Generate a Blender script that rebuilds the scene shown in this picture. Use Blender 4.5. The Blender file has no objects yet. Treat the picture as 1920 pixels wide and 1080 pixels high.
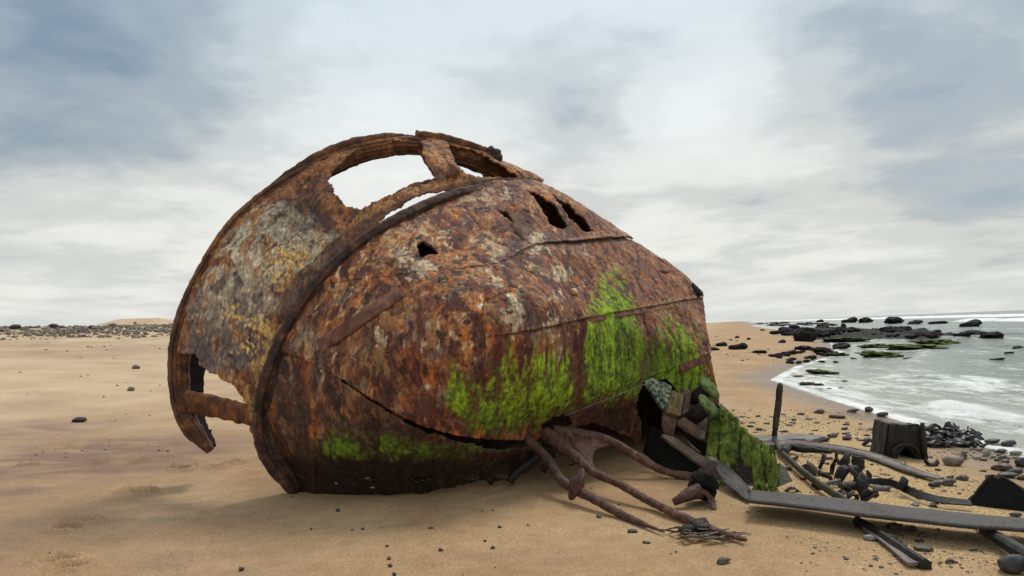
import bpy, bmesh, math, random
import numpy as np
from mathutils import Vector, Matrix, Quaternion

random.seed(7)
RNG = np.random.RandomState(11)
sc = bpy.context.scene
COL = sc.collection

# ------------------------------------------------------------------ camera, sky, sun, exposure
F = 1280.0                      # focal length in pixels of the 1920 wide photograph
PITCH = math.atan(79.0 / F)
ROLL = math.radians(2.3)
CAM = np.array([0.0, 0.0, 1.6])
_f = np.array([0, math.cos(PITCH), math.sin(PITCH)])
_r0 = np.array([1.0, 0, 0]); _u0 = np.array([0, -math.sin(PITCH), math.cos(PITCH)])
_r = math.cos(ROLL) * _r0 - math.sin(ROLL) * _u0
_u = math.cos(ROLL) * _u0 + math.sin(ROLL) * _r0
cd = bpy.data.cameras.new('camera'); cam = bpy.data.objects.new('camera', cd); COL.objects.link(cam)
cd.sensor_width = 36; cd.lens = 36 * F / 1920; cd.clip_end = 30000; cd.clip_start = 0.05
mw = Matrix.Identity(4)
for i in range(3):
    mw[i][0] = _r[i]; mw[i][1] = _u[i]; mw[i][2] = -_f[i]; mw[i][3] = CAM[i]
cam.matrix_world = mw
sc.camera = cam

SUN_EL, SUN_AZ = math.radians(57), math.radians(38)     # azimuth clockwise from +Y (the view direction)
sun_dir = np.array([math.sin(SUN_AZ) * math.cos(SUN_EL), math.cos(SUN_AZ) * math.cos(SUN_EL), math.sin(SUN_EL)])

world = bpy.data.worlds.new('World'); sc.world = world; world.use_nodes = True
def build_world():
    nt = world.node_tree; nt.nodes.clear(); N = nt.nodes.new; L = nt.links.new
    out = N('ShaderNodeOutputWorld'); bg = N('ShaderNodeBackground'); L(bg.outputs[0], out.inputs[0])
    bg.inputs[1].default_value = 0.1
    sky = N('ShaderNodeTexSky'); sky.sky_type = 'NISHITA'; sky.sun_disc = False
    sky.sun_elevation = SUN_EL; sky.sun_rotation = SUN_AZ
    tc = N('ShaderNodeTexCoord'); gen = tc.outputs['Generated']
    def math_(op, a, b=None, c=None, clamp=False):
        n = N('ShaderNodeMath'); n.operation = op; n.use_clamp = clamp
        for i, v in enumerate((a, b, c)):
            if v is None: continue
            if isinstance(v, (int, float)): n.inputs[i].default_value = v
            else: L(v, n.inputs[i])
        return n.outputs[0]
    nrm = N('ShaderNodeVectorMath'); nrm.operation = 'NORMALIZE'; L(gen, nrm.inputs[0])
    sep = N('ShaderNodeSeparateXYZ'); L(nrm.outputs[0], sep.inputs[0])
    X, Y, Z = sep.outputs
    den = math_('ADD', math_('MAXIMUM', Z, 0.0), 0.14)
    cx, cy = math_('DIVIDE', X, den), math_('DIVIDE', Y, den)
    comb = N('ShaderNodeCombineXYZ'); L(cx, comb.inputs[0]); L(cy, comb.inputs[1])
    def noise(scale, detail, rough, off, dist=0.0):
        mp = N('ShaderNodeMapping'); mp.inputs['Location'].default_value = off; L(comb.outputs[0], mp.inputs[0])
        n = N('ShaderNodeTexNoise'); n.inputs['Scale'].default_value = scale; n.inputs['Detail'].default_value = detail
        n.inputs['Roughness'].default_value = rough; n.inputs['Distortion'].default_value = dist
        L(mp.outputs[0], n.inputs['Vector']); return n.outputs['Fac']
    n1 = noise(0.80, 5.0, 0.5, (3.1, 7.7, 0.0), 0.2)
    n2 = noise(2.0, 6.0, 0.56, (9.0, 1.2, 4.0), 0.2)
    def blob(px, py, width, amp):
        d = _f + (px - 960) / F * _r - (py - 540) / F * _u; d = d / np.linalg.norm(d)
        dt = N('ShaderNodeVectorMath'); dt.operation = 'DOT_PRODUCT'; L(nrm.outputs[0], dt.inputs[0])
        dt.inputs[1].default_value = tuple(d)
        v = math_('SUBTRACT', dt.outputs['Value'], 1.0)
        e = math_('EXPONENT', math_('MULTIPLY', v, 2.0 / width ** 2))
        return math_('MULTIPLY', e, amp)
    v = math_('ADD', math_('MULTIPLY', math_('SUBTRACT', n1, 0.5), 0.95), math_('MULTIPLY', math_('SUBTRACT', n2, 0.5), 1.0))
    v = math_('ADD', v, 0.68)
    for b in CLOUD_MASSES:
        v = math_('ADD', v, blob(*b))
    # lower cloud deck near the horizon is even and pale
    hz = N('ShaderNodeMapRange'); hz.interpolation_type = 'SMOOTHSTEP'; L(Z, hz.inputs[0])
    hz.inputs[1].default_value = 0.0; hz.inputs[2].default_value = 0.13
    h = hz.outputs[0]
    v = math_('ADD', math_('MULTIPLY', v, math_('ADD', math_('MULTIPLY', h, 0.62), 0.38)), math_('MULTIPLY', math_('SUBTRACT', 1.0, h), 0.40))
    ramp = N('ShaderNodeValToRGB'); L(v, ramp.inputs[0]); cr = ramp.color_ramp; cr.interpolation = 'EASE'
    stops = [(0.0, (0.25, 0.31, 0.35)), (0.30, (0.42, 0.46, 0.48)), (0.55, (0.60, 0.625, 0.625)), (0.80, (0.76, 0.775, 0.765)), (1.0, (0.82, 0.83, 0.82))]
    while len(cr.elements) < len(stops): cr.elements.new(0.5)
    for e, (p, c) in zip(cr.elements, stops): e.position = p; e.color = (*c, 1)
    # thin gaps where the blue behind the cloud shows
    blue = math_('MULTIPLY', math_('MULTIPLY', math_('SUBTRACT', 0.50, v, clamp=True), h), 0.75, clamp=True)
    up = N('ShaderNodeMapRange'); up.interpolation_type = 'SMOOTHSTEP'; L(Z, up.inputs[0]); up.inputs[1].default_value = 0.10; up.inputs[2].default_value = 0.50
    tint = N('ShaderNodeMix'); tint.data_type = 'VECTOR'; L(up.outputs[0], tint.inputs[0]); tint.inputs[4].default_value = (1.02, 1.0, 0.965); tint.inputs[5].default_value = (0.86, 0.955, 1.04)
    tm = N('ShaderNodeVectorMath'); tm.operation = 'MULTIPLY'; L(ramp.outputs[0], tm.inputs[0]); L(tint.outputs[1], tm.inputs[1])
    sc1 = N('ShaderNodeVectorMath'); sc1.operation = 'SCALE'; L(tm.outputs[0], sc1.inputs[0]); sc1.inputs['Scale'].default_value = 10.0
    sc2 = N('ShaderNodeVectorMath'); sc2.operation = 'SCALE'; L(sky.outputs[0], sc2.inputs[0]); sc2.inputs['Scale'].default_value = 0.9
    mx = N('ShaderNodeMix'); mx.data_type = 'VECTOR'; mx.clamp_factor = True
    L(blue, mx.inputs[0]); L(sc1.outputs[0], mx.inputs[4]); L(sc2.outputs[0], mx.inputs[5])
    L(mx.outputs[1], bg.inputs[0])
CLOUD_MASSES = [(40, 30, 0.26, -0.38), (330, 20, 0.14, -0.12), (1890, 60, 0.17, -0.34), (1560, 0, 0.10, -0.16), (1080, 165, 0.09, -0.22), (940, 60, 0.10, -0.08),
                (700, 90, 0.16, 0.08), (420, 280, 0.18, 0.14), (880, 150, 0.08, 0.14), (760, 330, .14, .10), (1130, 40, 0.06, .12), (1250, 270, 0.12, 0.18), (1720, 240, 0.10, -0.16),
                (1860, 400, 0.09, -0.18), (1480, 170, 0.12, -0.14), (200, 430, 0.2, 0.06), (1390, 50, .08, .12), (100, 250, .12, -.10)]
build_world()

sl = bpy.data.lights.new('sun', 'SUN'); so = bpy.data.objects.new('sun', sl); COL.objects.link(so)
sl.energy = 2.0; sl.angle = math.radians(18); sl.color = (1.0, 0.95, 0.88)
so.rotation_euler = Vector(tuple(-sun_dir)).to_track_quat('-Z', 'Y').to_euler()
vs = sc.view_settings
vs.view_transform = 'Standard'; vs.look = 'None'; vs.exposure = 0.12; vs.gamma = 1.0; vs.use_curve_mapping = False
sc.cycles.use_denoising = True
sc.cycles.max_bounces = 6

# ------------------------------------------------------------------ numeric helpers
def sstep(a, b, x):
    t = np.clip((np.asarray(x, float) - a) / (b - a), 0, 1); return t * t * (3 - 2 * t)
_perm = {}
def _tab(seed):
    if seed not in _perm:
        r = np.random.RandomState(seed); p = r.permutation(256); g = r.normal(size=(256, 3)); g /= np.linalg.norm(g, axis=1)[:, None]
        _perm[seed] = (np.concatenate([p, p, p]), g)
    return _perm[seed]
def pn(p, seed=0):
    """gradient noise, p (N,3) -> about -1..1"""
    P_, g = _tab(seed); p = np.asarray(p, float); i = np.floor(p).astype(int); f = p - i; i &= 255
    w = f * f * f * (f * (f * 6 - 15) + 10); out = 0
    for dx in (0, 1):
        wx = w[:, 0] if dx else 1 - w[:, 0]
        for dy in (0, 1):
            wy = w[:, 1] if dy else 1 - w[:, 1]
            for dz in (0, 1):
                wz = w[:, 2] if dz else 1 - w[:, 2]
                h = P_[P_[P_[(i[:, 0] + dx) & 255] + ((i[:, 1] + dy) & 255)] + ((i[:, 2] + dz) & 255)]
                gr = g[h]
                out = out + wx * wy * wz * (gr[:, 0] * (f[:, 0] - dx) + gr[:, 1] * (f[:, 1] - dy) + gr[:, 2] * (f[:, 2] - dz))
    return out * 1.5
def fbm(p, octv=4, seed=0, gain=0.5):
    p = np.asarray(p, float); a, s, o = 1.0, 0, 0.0
    for k in range(octv):
        o = o + a * pn(p * (2.03 ** k) + 17.3 * k, seed + k); s += a; a *= gain
    return o / s
def xy3(x, y, z=0.0):
    x, y, z = np.broadcast_arrays(np.asarray(x, float), np.asarray(y, float), np.asarray(z, float))
    return np.stack([x.ravel(), y.ravel(), z.ravel()], 1)
def inpoly(px, py, poly):
    r = np.zeros(np.shape(px), bool); n = len(poly)
    for k in range(n):
        x1, y1 = poly[k]; x2, y2 = poly[(k + 1) % n]
        if y1 == y2: continue
        c = ((y1 > py) != (y2 > py)) & (px < (x2 - x1) * (py - y1) / (y2 - y1) + x1); r ^= c
    return r
def polyline_y(x, pts):
    pts = np.array(pts, float); return np.interp(x, pts[:, 0], pts[:, 1])
def P(px, py, d):
    px, py, d = np.broadcast_arrays(np.asarray(px, float), np.asarray(py, float), np.asarray(d, float))
    return CAM + d[..., None] * (_f + ((px - 960) / F)[..., None] * _r - ((py - 540) / F)[..., None] * _u)
def proj(w):
    v = np.asarray(w) - CAM; d = v @ _f
    return 960 + F * (v @ _r) / d, 540 - F * (v @ _u) / d, d
def catmull(pts, t):
    pts = np.asarray(pts, float); n = len(pts); t = np.clip(np.asarray(t, float), 0, n - 1)
    i = np.minimum(t.astype(int), n - 2); f = (t - i).reshape((-1,) + (1,) * (pts.ndim - 1))
    p0 = np.where((i > 0).reshape(f.shape), pts[np.maximum(i - 1, 0)], 2 * pts[i] - pts[i + 1]); p1 = pts[i]; p2 = pts[i + 1]
    p3 = np.where((i < n - 2).reshape(f.shape), pts[np.minimum(i + 2, n - 1)], 2 * pts[i + 1] - pts[i])
    return 0.5 * ((2 * p1) + (-p0 + p2) * f + (2 * p0 - 5 * p1 + 4 * p2 - p3) * f ** 2 + (-p0 + 3 * p1 - 3 * p2 + p3) * f ** 3)
def smooth_path(pts, n): return catmull(pts, np.linspace(0, len(pts) - 1, n))

# ------------------------------------------------------------------ object helpers
def wloc(o):
    v = np.zeros(3)
    while o is not None: v = v + np.array(o.location); o = o.parent
    return v
def tag(o, label=None, cat=None, group=None, kind=None):
    if label: o['label'] = label
    if cat: o['category'] = cat
    if group: o['group'] = group
    if kind: o['kind'] = kind
    return o
def thing(name, loc, label, cat, group=None):
    o = bpy.data.objects.new(name, None); COL.objects.link(o); o.location = tuple(loc); o.empty_display_size = 0.1
    return tag(o, label, cat, group)
def make_mesh(name, v, f, mat=None, smooth=True, attrs=None):
    me = bpy.data.meshes.new(name)
    v = np.asarray(v, float)
    if isinstance(f, np.ndarray):
        k = f.shape[1]; me.vertices.add(len(v)); me.vertices.foreach_set('co', v.ravel())
        me.loops.add(f.size); me.loops.foreach_set('vertex_index', f.ravel().astype(np.int32))
        me.polygons.add(len(f)); me.polygons.foreach_set('loop_start', np.arange(0, f.size, k, dtype=np.int32))
        me.polygons.foreach_set('loop_total', np.full(len(f), k, np.int32))
        me.update(calc_edges=True); me.validate()
    else:
        me.from_pydata(v.tolist(), [], [list(q) for q in f]); me.update()
    if smooth and len(me.polygons): me.polygons.foreach_set('use_smooth', np.ones(len(me.polygons), bool))
    for an, arr in (attrs or {}).items():
        a = me.attributes.new(an, 'FLOAT_COLOR', 'POINT'); a.data.foreach_set('color', np.asarray(arr, np.float32).ravel())
    if mat: me.materials.append(mat)
    return me
def obj(name, v, f, mat, parent=None, smooth=True, attrs=None, thick=0.0, off=-1.0):
    """world-space verts -> ONE mesh object (under parent if given)"""
    v = np.asarray(v, float)
    base = wloc(parent) if parent is not None else np.array([v[:, 0].mean(), v[:, 1].mean(), v[:, 2].min()])
    o = bpy.data.objects.new(name, make_mesh(name, v - base, f, mat, smooth, attrs)); COL.objects.link(o)
    if parent is not None: o.parent = parent
    else: o.location = tuple(base)
    if thick:
        m = o.modifiers.new('thickness', 'SOLIDIFY'); m.thickness = thick; m.offset = off
    return o
def grid_faces(nr, nc, wrap=False):
    r = np.arange(nr - 1)[:, None]; c = np.arange(nc if wrap else nc - 1)[None, :]; c2 = (c + 1) % nc
    return np.stack([r * nc + c, r * nc + c2, (r + 1) * nc + c2, (r + 1) * nc + c], -1).reshape(-1, 4)
class MB:
    def __init__(s): s.v = []; s.f = []; s.n = 0
    def add(s, v, f):
        v = np.asarray(v, float); s.v.append(v)
        for q in f: s.f.append(tuple(int(i) + s.n for i in q))
        s.n += len(v)
    def V(s): return np.concatenate(s.v)
def frames(path):
    path = np.asarray(path, float); t = np.gradient(path, axis=0); t /= np.linalg.norm(t, axis=1)[:, None] + 1e-12
    return path, t
def sweep(path, prof, up=(0, 0, 1), scale=None, caps=True, twist=None, rough=0.0, seed=3, nscale=9.0):
    """sweep a closed 2D profile (K,2) along path; profile x = side, y = up. Returns verts, faces"""
    path, t = frames(path); n = len(path); prof = np.asarray(prof, float); K = len(prof)
    up = np.broadcast_to(np.asarray(up, float), (n, 3)) if np.ndim(up) == 1 else np.asarray(up, float)
    side = np.cross(t, up); side /= np.linalg.norm(side, axis=1)[:, None] + 1e-12
    u2 = np.cross(side, t)
    if twist is not None:
        c, s_ = np.cos(twist)[:, None], np.sin(twist)[:, None]; side, u2 = c * side + s_ * u2, -s_ * side + c * u2
    sca = np.ones(n) if scale is None else np.asarray(scale, float)
    v = path[:, None, :] + sca[:, None, None] * (prof[None, :, 0, None] * side[:, None, :] + prof[None, :, 1, None] * u2[:, None, :])
    if rough:
        d = v - path[:, None, :]; l = np.linalg.norm(d, axis=2, keepdims=True) + 1e-9
        nz = fbm(v.reshape(-1, 3) * nscale, 3, seed).reshape(n, K, 1); v = v + d / l * nz * rough
    f = grid_faces(n, K, True).tolist()
    v = v.reshape(-1, 3)
    if caps: f.append(list(range(K))[::-1]); f.append([(n - 1) * K + k for k in range(K)])
    return v, f
def circ(r, k=10, ry=None): a = np.linspace(0, 2 * np.pi, k, endpoint=False); return np.stack([r * np.cos(a), (ry or r) * np.sin(a)], 1)
def rect(w, h): return np.array([[-w / 2, -h / 2], [w / 2, -h / 2], [w / 2, h / 2], [-w / 2, h / 2]])
def prism(pts, nrm, th):
    """a sheet: polygon in 3D extruded by th along nrm"""
    p = np.asarray(pts, float); nrm = np.asarray(nrm, float) / np.linalg.norm(nrm); n = len(p)
    v = np.concatenate([p, p - nrm * th]); f = [list(range(n)), list(range(n, 2 * n))[::-1]]
    for k in range(n): f.append([k, n + k, n + (k + 1) % n, (k + 1) % n])
    return v, f
def bevel(o, w=0.006, seg=2):
    m = o.modifiers.new('bevel', 'BEVEL'); m.width = w; m.segments = seg; m.limit_method = 'ANGLE'; return o

# ------------------------------------------------------------------ terrain functions
CD = np.array([0.26, 0.9656]); IN = np.array([-0.9656, 0.26])    # along the coast, inland
SEA_Z = -0.36
def s_of(x, y): return x * IN[0] + y * IN[1]
def a_of(x, y): return x * CD[0] + y * CD[1]
def shore_s(a): return np.interp(a, [-20, 8, 14, 19, 24, 30, 40, 60, 120, 300, 3000], [-4.6, -4.3, -3.5, -2.7, -2.15, -3.6, -7.0, -10, -14, -20, -30])
def ter_base(x, y):
    x = np.asarray(x, float); y = np.asarray(y, float)
    s, a = s_of(x, y), a_of(x, y); q = s - shore_s(a)
    z = np.interp(q, [-60, -20, -6, 0, 2.2, 4.0, 9, 15, 28, 40, 44.5, 49, 70, 110, 3000], [-4, -2.4, -0.95, SEA_Z, -0.17, -0.04, 0.0, 0.16, 1.1, 2.12, 2.9, 2.75, 1.7, 1.2, 1.0])
    far = sstep(110, 260, a)                     # far beach flattens
    z = z * (1 - far) + far * np.clip(z, -4, 0.9)
    return z
MOUNDS = []
def ter(x, y, detail=True):
    x = np.asarray(x, float); y = np.asarray(y, float); sh = x.shape
    z = ter_base(x, y)
    for (mx, my, r1, r2, h) in MOUNDS:
        dx, dy = x - mx, y - my; z = z + h * np.exp(-(dx / r1) ** 2 - (dy / r2) ** 2)
    if detail:
        q = (s_of(x, y) - shore_s(a_of(x, y)))
        p = xy3(x, y)
        z = z + (0.030 * fbm(p * 0.55, 3, 5)).reshape(sh) * sstep(-1, 4, q)
        z = z + (0.30 * np.abs(fbm(p * 0.42, 4, 9))).reshape(sh) * sstep(24, 36, q) * (1 - sstep(120, 200, a_of(x, y)))
        z = z + (0.008 * fbm(p * np.array([1.6, 2.2, 1]), 3, 15)).reshape(sh) * sstep(0.5, 3, q) * (1 - sstep(12, 30, q)) * (1 - sstep(14, 30, y))
    return z
def G(px, py, water=True):
    """where the line of sight of a photo pixel meets the ground or the sea"""
    d = np.exp(np.linspace(math.log(1.5), math.log(1500), 1500)); w = P(np.full_like(d, px), np.full_like(d, py), d)
    g = ter(w[:, 0], w[:, 1], False)
    if water: g = np.maximum(g, SEA_Z)
    b = np.nonzero(w[:, 2] < g)[0]
    k = max(b[0], 1) if len(b) else len(d) - 1
    h0, h1 = w[k - 1, 2] - g[k - 1], w[k, 2] - g[k]
    t = h0 / (h0 - h1 + 1e-9) if len(b) else 1.0
    p = w[k - 1] * (1 - t) + w[k] * t
    zz = float(ter(np.array([p[0]]), np.array([p[1]]))[0]); p[2] = max(zz, SEA_Z) if water else zz
    return p
def onground(pxs, lift=0.0):
    """points that appear at the given photo pixels and stand lift metres above the ground"""
    out = []
    for q in pxs:
        l = lift + (q[2] if len(q) > 2 else 0.0); p = G(q[0], q[1])
        for _ in range(3): d = float((p - CAM) @ _f); p = G(q[0], q[1] + l * F / d)
        out.append(p + np.array([0, 0, l]))
    return np.array(out)
m1 = P(240, 610, 56.0); MOUNDS.append((m1[0], m1[1], 4.2, 4.0, 1.15))
m2 = P(262, 612, 60.0); MOUNDS.append((m2[0] + 3.0, m2[1], 3.0, 4.0, 0.5))
for (px, dd, r1, h) in ((1375, 330, 9, 1.9), (1345, 300, 7, 1.2), (1470, 420, 22, 3.0), (1440, 380, 12, 1.5), (1410, 300, 8, 0.7)):
    m = P(px, 600, dd); MOUNDS.append((m[0], m[1], r1, 18, h))

# ------------------------------------------------------------------ materials
def new_mat(name):
    m = bpy.data.materials.new(name); m.use_nodes = True; nt = m.node_tree
    b = nt.nodes['Principled BSDF']; return m, nt, b
def _noise(nt, vec, scale, detail=4, rough=0.55, dist=0.0):
    n = nt.nodes.new('ShaderNodeTexNoise'); n.inputs['Scale'].default_value = scale; n.inputs['Detail'].default_value = detail
    n.inputs['Roughness'].default_value = rough; n.inputs['Distortion'].default_value = dist; nt.links.new(vec, n.inputs['Vector']); return n.outputs['Fac']
def _ramp(nt, fac, stops, interp='LINEAR'):
    r = nt.nodes.new('ShaderNodeValToRGB'); cr = r.color_ramp; cr.interpolation = interp
    while len(cr.elements) < len(stops): cr.elements.new(0.5)
    for e, (p, c) in zip(cr.elements, stops):
        e.position = p; e.color = (*c, 1) if len(c) == 3 else c
    nt.links.new(fac, r.inputs[0]); return r.outputs[0]
def _math(nt, op, a, b=None, clamp=False):
    n = nt.nodes.new('ShaderNodeMath'); n.operation = op; n.use_clamp = clamp
    for i, v in enumerate((a, b)):
        if v is None: continue
        if isinstance(v, (int, float)): n.inputs[i].default_value = v
        else: nt.links.new(v, n.inputs[i])
    return n.outputs[0]
def _mix(nt, fac, a, b, mode='MIX'):
    n = nt.nodes.new('ShaderNodeMix'); n.data_type = 'RGBA'; n.blend_type = mode
    for i, v in ((0, fac), (6, a), (7, b)):
        if isinstance(v, (int, float)): n.inputs[i].default_value = v
        elif isinstance(v, tuple): n.inputs[i].default_value = (*v, 1)
        else: nt.links.new(v, n.inputs[i])
    return n.outputs[2]
def _bump(nt, height, strength, dist, prev=None):
    n = nt.nodes.new('ShaderNodeBump'); n.inputs['Strength'].default_value = strength; n.inputs['Distance'].default_value = dist
    nt.links.new(height, n.inputs['Height'])
    if prev is not None: nt.links.new(prev, n.inputs['Normal'])
    return n.outputs[0]
def _geo(nt): return nt.nodes.new('ShaderNodeNewGeometry').outputs['Position']
def _objc(nt): return nt.nodes.new('ShaderNodeTexCoord').outputs['Object']

def mat_generic(name, stops, scale=6, rough=(0.55, 0.85), bump=0.5, bdist=0.01, fine=60, spec=0.4, moss=None, moss_amt=0.5, stretch=None, fine_amt=0.5):
    m, nt, b = new_mat(name); L = nt.links.new
    pos = _geo(nt)
    vec = pos
    if stretch:
        mp = nt.nodes.new('ShaderNodeMapping'); mp.inputs['Scale'].default_value = stretch; L(pos, mp.inputs[0]); vec = mp.outputs[0]
    n1 = _noise(nt, vec, scale, 6, 0.62, 0.4); n2 = _noise(nt, vec, fine, 4, 0.6)
    col = _ramp(nt, n1, stops)
    fin = _ramp(nt, n2, [(0.25, (1 - fine_amt,) * 3), (0.75, (1 + fine_amt * 0.6,) * 3)])
    col = _mix(nt, 1.0, col, fin, 'MULTIPLY')
    if moss:
        geo = nt.nodes.new('ShaderNodeNewGeometry'); sp = nt.nodes.new('ShaderNodeSeparateXYZ'); L(geo.outputs['Normal'], sp.inputs[0])
        mk = _math(nt, 'ADD', _math(nt, 'MULTIPLY', sp.outputs[2], 0.5), n1)
        mk = _math(nt, 'MULTIPLY', _math(nt, 'SUBTRACT', mk, 1.02 - moss_amt * 0.6), 7.0, clamp=True)
        mc = _ramp(nt, n2, [(0.3, tuple(c * 0.4 for c in moss)), (0.7, moss)])
        col = _mix(nt, mk, col, mc)
    L(col, b.inputs['Base Color'])
    mr = nt.nodes.new('ShaderNodeMapRange'); L(n2, mr.inputs[0]); mr.inputs[1].default_value = 0.3; mr.inputs[2].default_value = 0.7
    mr.inputs[3].default_value = rough[0]; mr.inputs[4].default_value = rough[1]; L(mr.outputs[0], b.inputs['Roughness'])
    b.inputs['Specular IOR Level'].default_value = spec
    bp = _bump(nt, n1, bump, bdist * 2.5); bp = _bump(nt, n2, bump, bdist, bp); L(bp, b.inputs['Normal'])
    return m

def mat_painted(name):
    """corroded plating: colour and gloss come with the plate (attribute), grain and pits from noise"""
    m, nt, b = new_mat(name); L = nt.links.new
    at = nt.nodes.new('ShaderNodeAttribute'); at.attribute_name = 'Col'
    pos = _geo(nt)
    mp = nt.nodes.new('ShaderNodeMapping'); mp.inputs['Scale'].default_value = (1, 1, 0.42); L(pos, mp.inputs[0])
    n1 = _noise(nt, mp.outputs[0], 30, 6, 0.7, 0.25); n2 = _noise(nt, pos, 110, 3, 0.6); n0 = _noise(nt, pos, 9, 5, 0.6, 0.5)
    vor = nt.nodes.new('ShaderNodeTexVoronoi'); vor.inputs['Scale'].default_value = 34; L(pos, vor.inputs['Vector'])
    col = _mix(nt, 1.0, at.outputs['Color'], _ramp(nt, n1, [(0.30, (0.14, 0.13, 0.13)), (0.44, (0.80, 0.78, 0.78)), (0.55, (1.1, 1.1, 1.1)), (0.70, (2.2, 2.0, 1.75))]), 'MULTIPLY')
    col = _mix(nt, 1.0, col, _ramp(nt, n2, [(0.3, (0.66, 0.66, 0.66)), (0.7, (1.28, 1.28, 1.28))]), 'MULTIPLY')
    col = _mix(nt, 1.0, col, _ramp(nt, vor.outputs['Distance'], [(0.03, (0.55, 0.52, 0.52)), (0.12, (1, 1, 1))]), 'MULTIPLY')
    L(col, b.inputs['Base Color'])
    L(_math(nt, 'ADD', at.outputs['Alpha'], _math(nt, 'MULTIPLY', _math(nt, 'SUBTRACT', n1, 0.5), 0.5), clamp=True), b.inputs['Roughness'])
    b.inputs['Specular IOR Level'].default_value = 0.35
    bp = _bump(nt, n1, 0.7, 0.0065); bp = _bump(nt, n2, 0.6, 0.003, bp)
    L(bp, b.inputs['Normal']); return m

M = {}
M['hull'] = mat_painted('corroded_plate')
M['rim'] = mat_generic('rust_bar', [(0.26, (0.026, 0.013, 0.010)), (0.42, (0.085, 0.036, 0.022)), (0.54, (0.18, 0.072, 0.030)), (0.66, (0.30, 0.125, 0.036)), (0.82, (0.22, 0.14, 0.09))], 5, (0.6, 0.9), 1.0, 0.016, 32, fine_amt=.75)
M['ring'] = mat_generic('cracked_ring', [(0.30, (0.014, 0.009, 0.008)), (0.46, (0.050, 0.024, 0.018)), (0.58, (0.115, 0.050, 0.030)), (0.70, (0.19, 0.085, 0.040)), (0.85, (0.17, 0.125, 0.10))], 6, (0.55, 0.85), 1.0, 0.016, 34, fine_amt=.75)
M['strap'] = mat_generic('red_rust_strap', [(0.28, (0.05, 0.02, 0.016)), (0.45, (0.14, 0.052, 0.032)), (0.6, (0.24, 0.10, 0.058)), (0.75, (0.36, 0.22, 0.14))], 7, (0.6, 0.9), 0.7, 0.008, 60)
M['rib'] = mat_generic('dark_rust_bar', [(0.3, (0.018, 0.011, 0.010)), (0.5, (0.055, 0.030, 0.022)), (0.65, (0.12, 0.058, 0.034)), (0.8, (0.18, 0.13, 0.10))], 5, (0.5, 0.8), 0.8, 0.015, 50)
M['rustbeam'] = mat_generic('orange_rust', [(0.28, (0.03, 0.014, 0.01)), (0.45, (0.12, 0.042, 0.018)), (0.6, (0.26, 0.095, 0.025)), (0.75, (0.34, 0.19, 0.08))], 7, (0.6, 0.9), 0.8, 0.02, 60)
M['rod'] = mat_generic('wet_rust_rod', [(0.3, (0.034, 0.018, 0.014)), (0.5, (0.095, 0.044, 0.031)), (0.75, (0.20, 0.095, 0.062))], 13, (0.34, 0.75), 1.0, 0.012, 60, 0.4, fine_amt=.65)
M['fork'] = mat_generic('wet_rust_bracket', [(0.3, (0.040, 0.022, 0.017)), (0.5, (0.125, 0.056, 0.036)), (0.66, (0.24, 0.105, 0.058)), (0.82, (0.30, 0.21, 0.16))], 14, (0.32, 0.75), 1.0, 0.012, 55, 0.4, fine_amt=.65)
M['black'] = mat_generic('black_iron', [(0.3, (0.010, 0.009, 0.009)), (0.55, (0.022, 0.018, 0.017)), (0.8, (0.05, 0.036, 0.030))], 6, (0.4, 0.75), 0.7, 0.014, 60, 0.35)
M['iron_shade'] = mat_generic('black_iron_shade', [(0.3, (0.005, 0.005, 0.005)), (0.8, (0.012, 0.010, 0.009))], 6, (0.7, 0.9), 0.5, 0.01, 60, 0.15)  # near-black for iron parts and for the sheet that paints in shade
M['scrapiron'] = mat_generic('scrap_iron', [(0.3, (0.012, 0.010, 0.010)), (0.55, (0.036, 0.022, 0.018)), (0.75, (0.09, 0.045, 0.03)), (0.9, (0.14, 0.08, 0.05))], 8, (0.4, 0.75), 0.8, 0.014, 60, 0.4)
M['greyplate'] = mat_generic('grey_steel', [(0.30, (0.026, 0.020, 0.018)), (0.46, (0.070, 0.054, 0.048)), (0.58, (0.058, 0.053, 0.052)), (0.74, (0.13, 0.108, 0.098))], 3.0, (0.42, 0.78), 0.8, 0.014, 40, 0.32, fine_amt=0.55)
M['rubstrip'] = mat_generic('weathered_grey', [(0.3, (0.06, 0.05, 0.045)), (0.5, (0.15, 0.125, 0.11)), (0.7, (0.26, 0.22, 0.19))], 4, (0.35, 0.7), 0.5, 0.01, 50)
M['mosswood'] = mat_generic('mossy_plank', [(0.30, (0.022, 0.028, 0.012)), (0.42, (0.10, 0.135, 0.024)), (0.54, (0.22, 0.285, 0.042)), (0.70, (0.34, 0.40, 0.085))], 8, (0.8, 0.98), 1.0, 0.02, 75, 0.2, fine_amt=0.65)
M['mosscap'] = mat_generic('mossy_iron', [(0.25, (0.020, 0.035, 0.014)), (0.45, (0.08, 0.115, 0.034)), (0.60, (0.17, 0.225, 0.06)), (0.78, (0.27, 0.31, 0.15))], 14, (0.7, 0.95), 1.0, 0.014, 80, 0.2, fine_amt=0.6)
M['mossflap'] = mat_generic('lichened_iron', [(0.3, (0.016, 0.022, 0.012)), (0.46, (0.05, 0.07, 0.035)), (0.54, (0.17, 0.21, 0.13)), (0.68, (0.48, 0.50, 0.42))], 22, (0.6, 0.95), 1.0, 0.014, 90, 0.2, fine_amt=0.6)
M['timber'] = mat_generic('old_timber', [(0.3, (0.07, 0.065, 0.025)), (0.5, (0.20, 0.15, 0.06)), (0.7, (0.34, 0.26, 0.13))], 5, (0.6, 0.9), 0.7, 0.01, 40, 0.3, stretch=(6, 6, 0.8))
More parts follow.
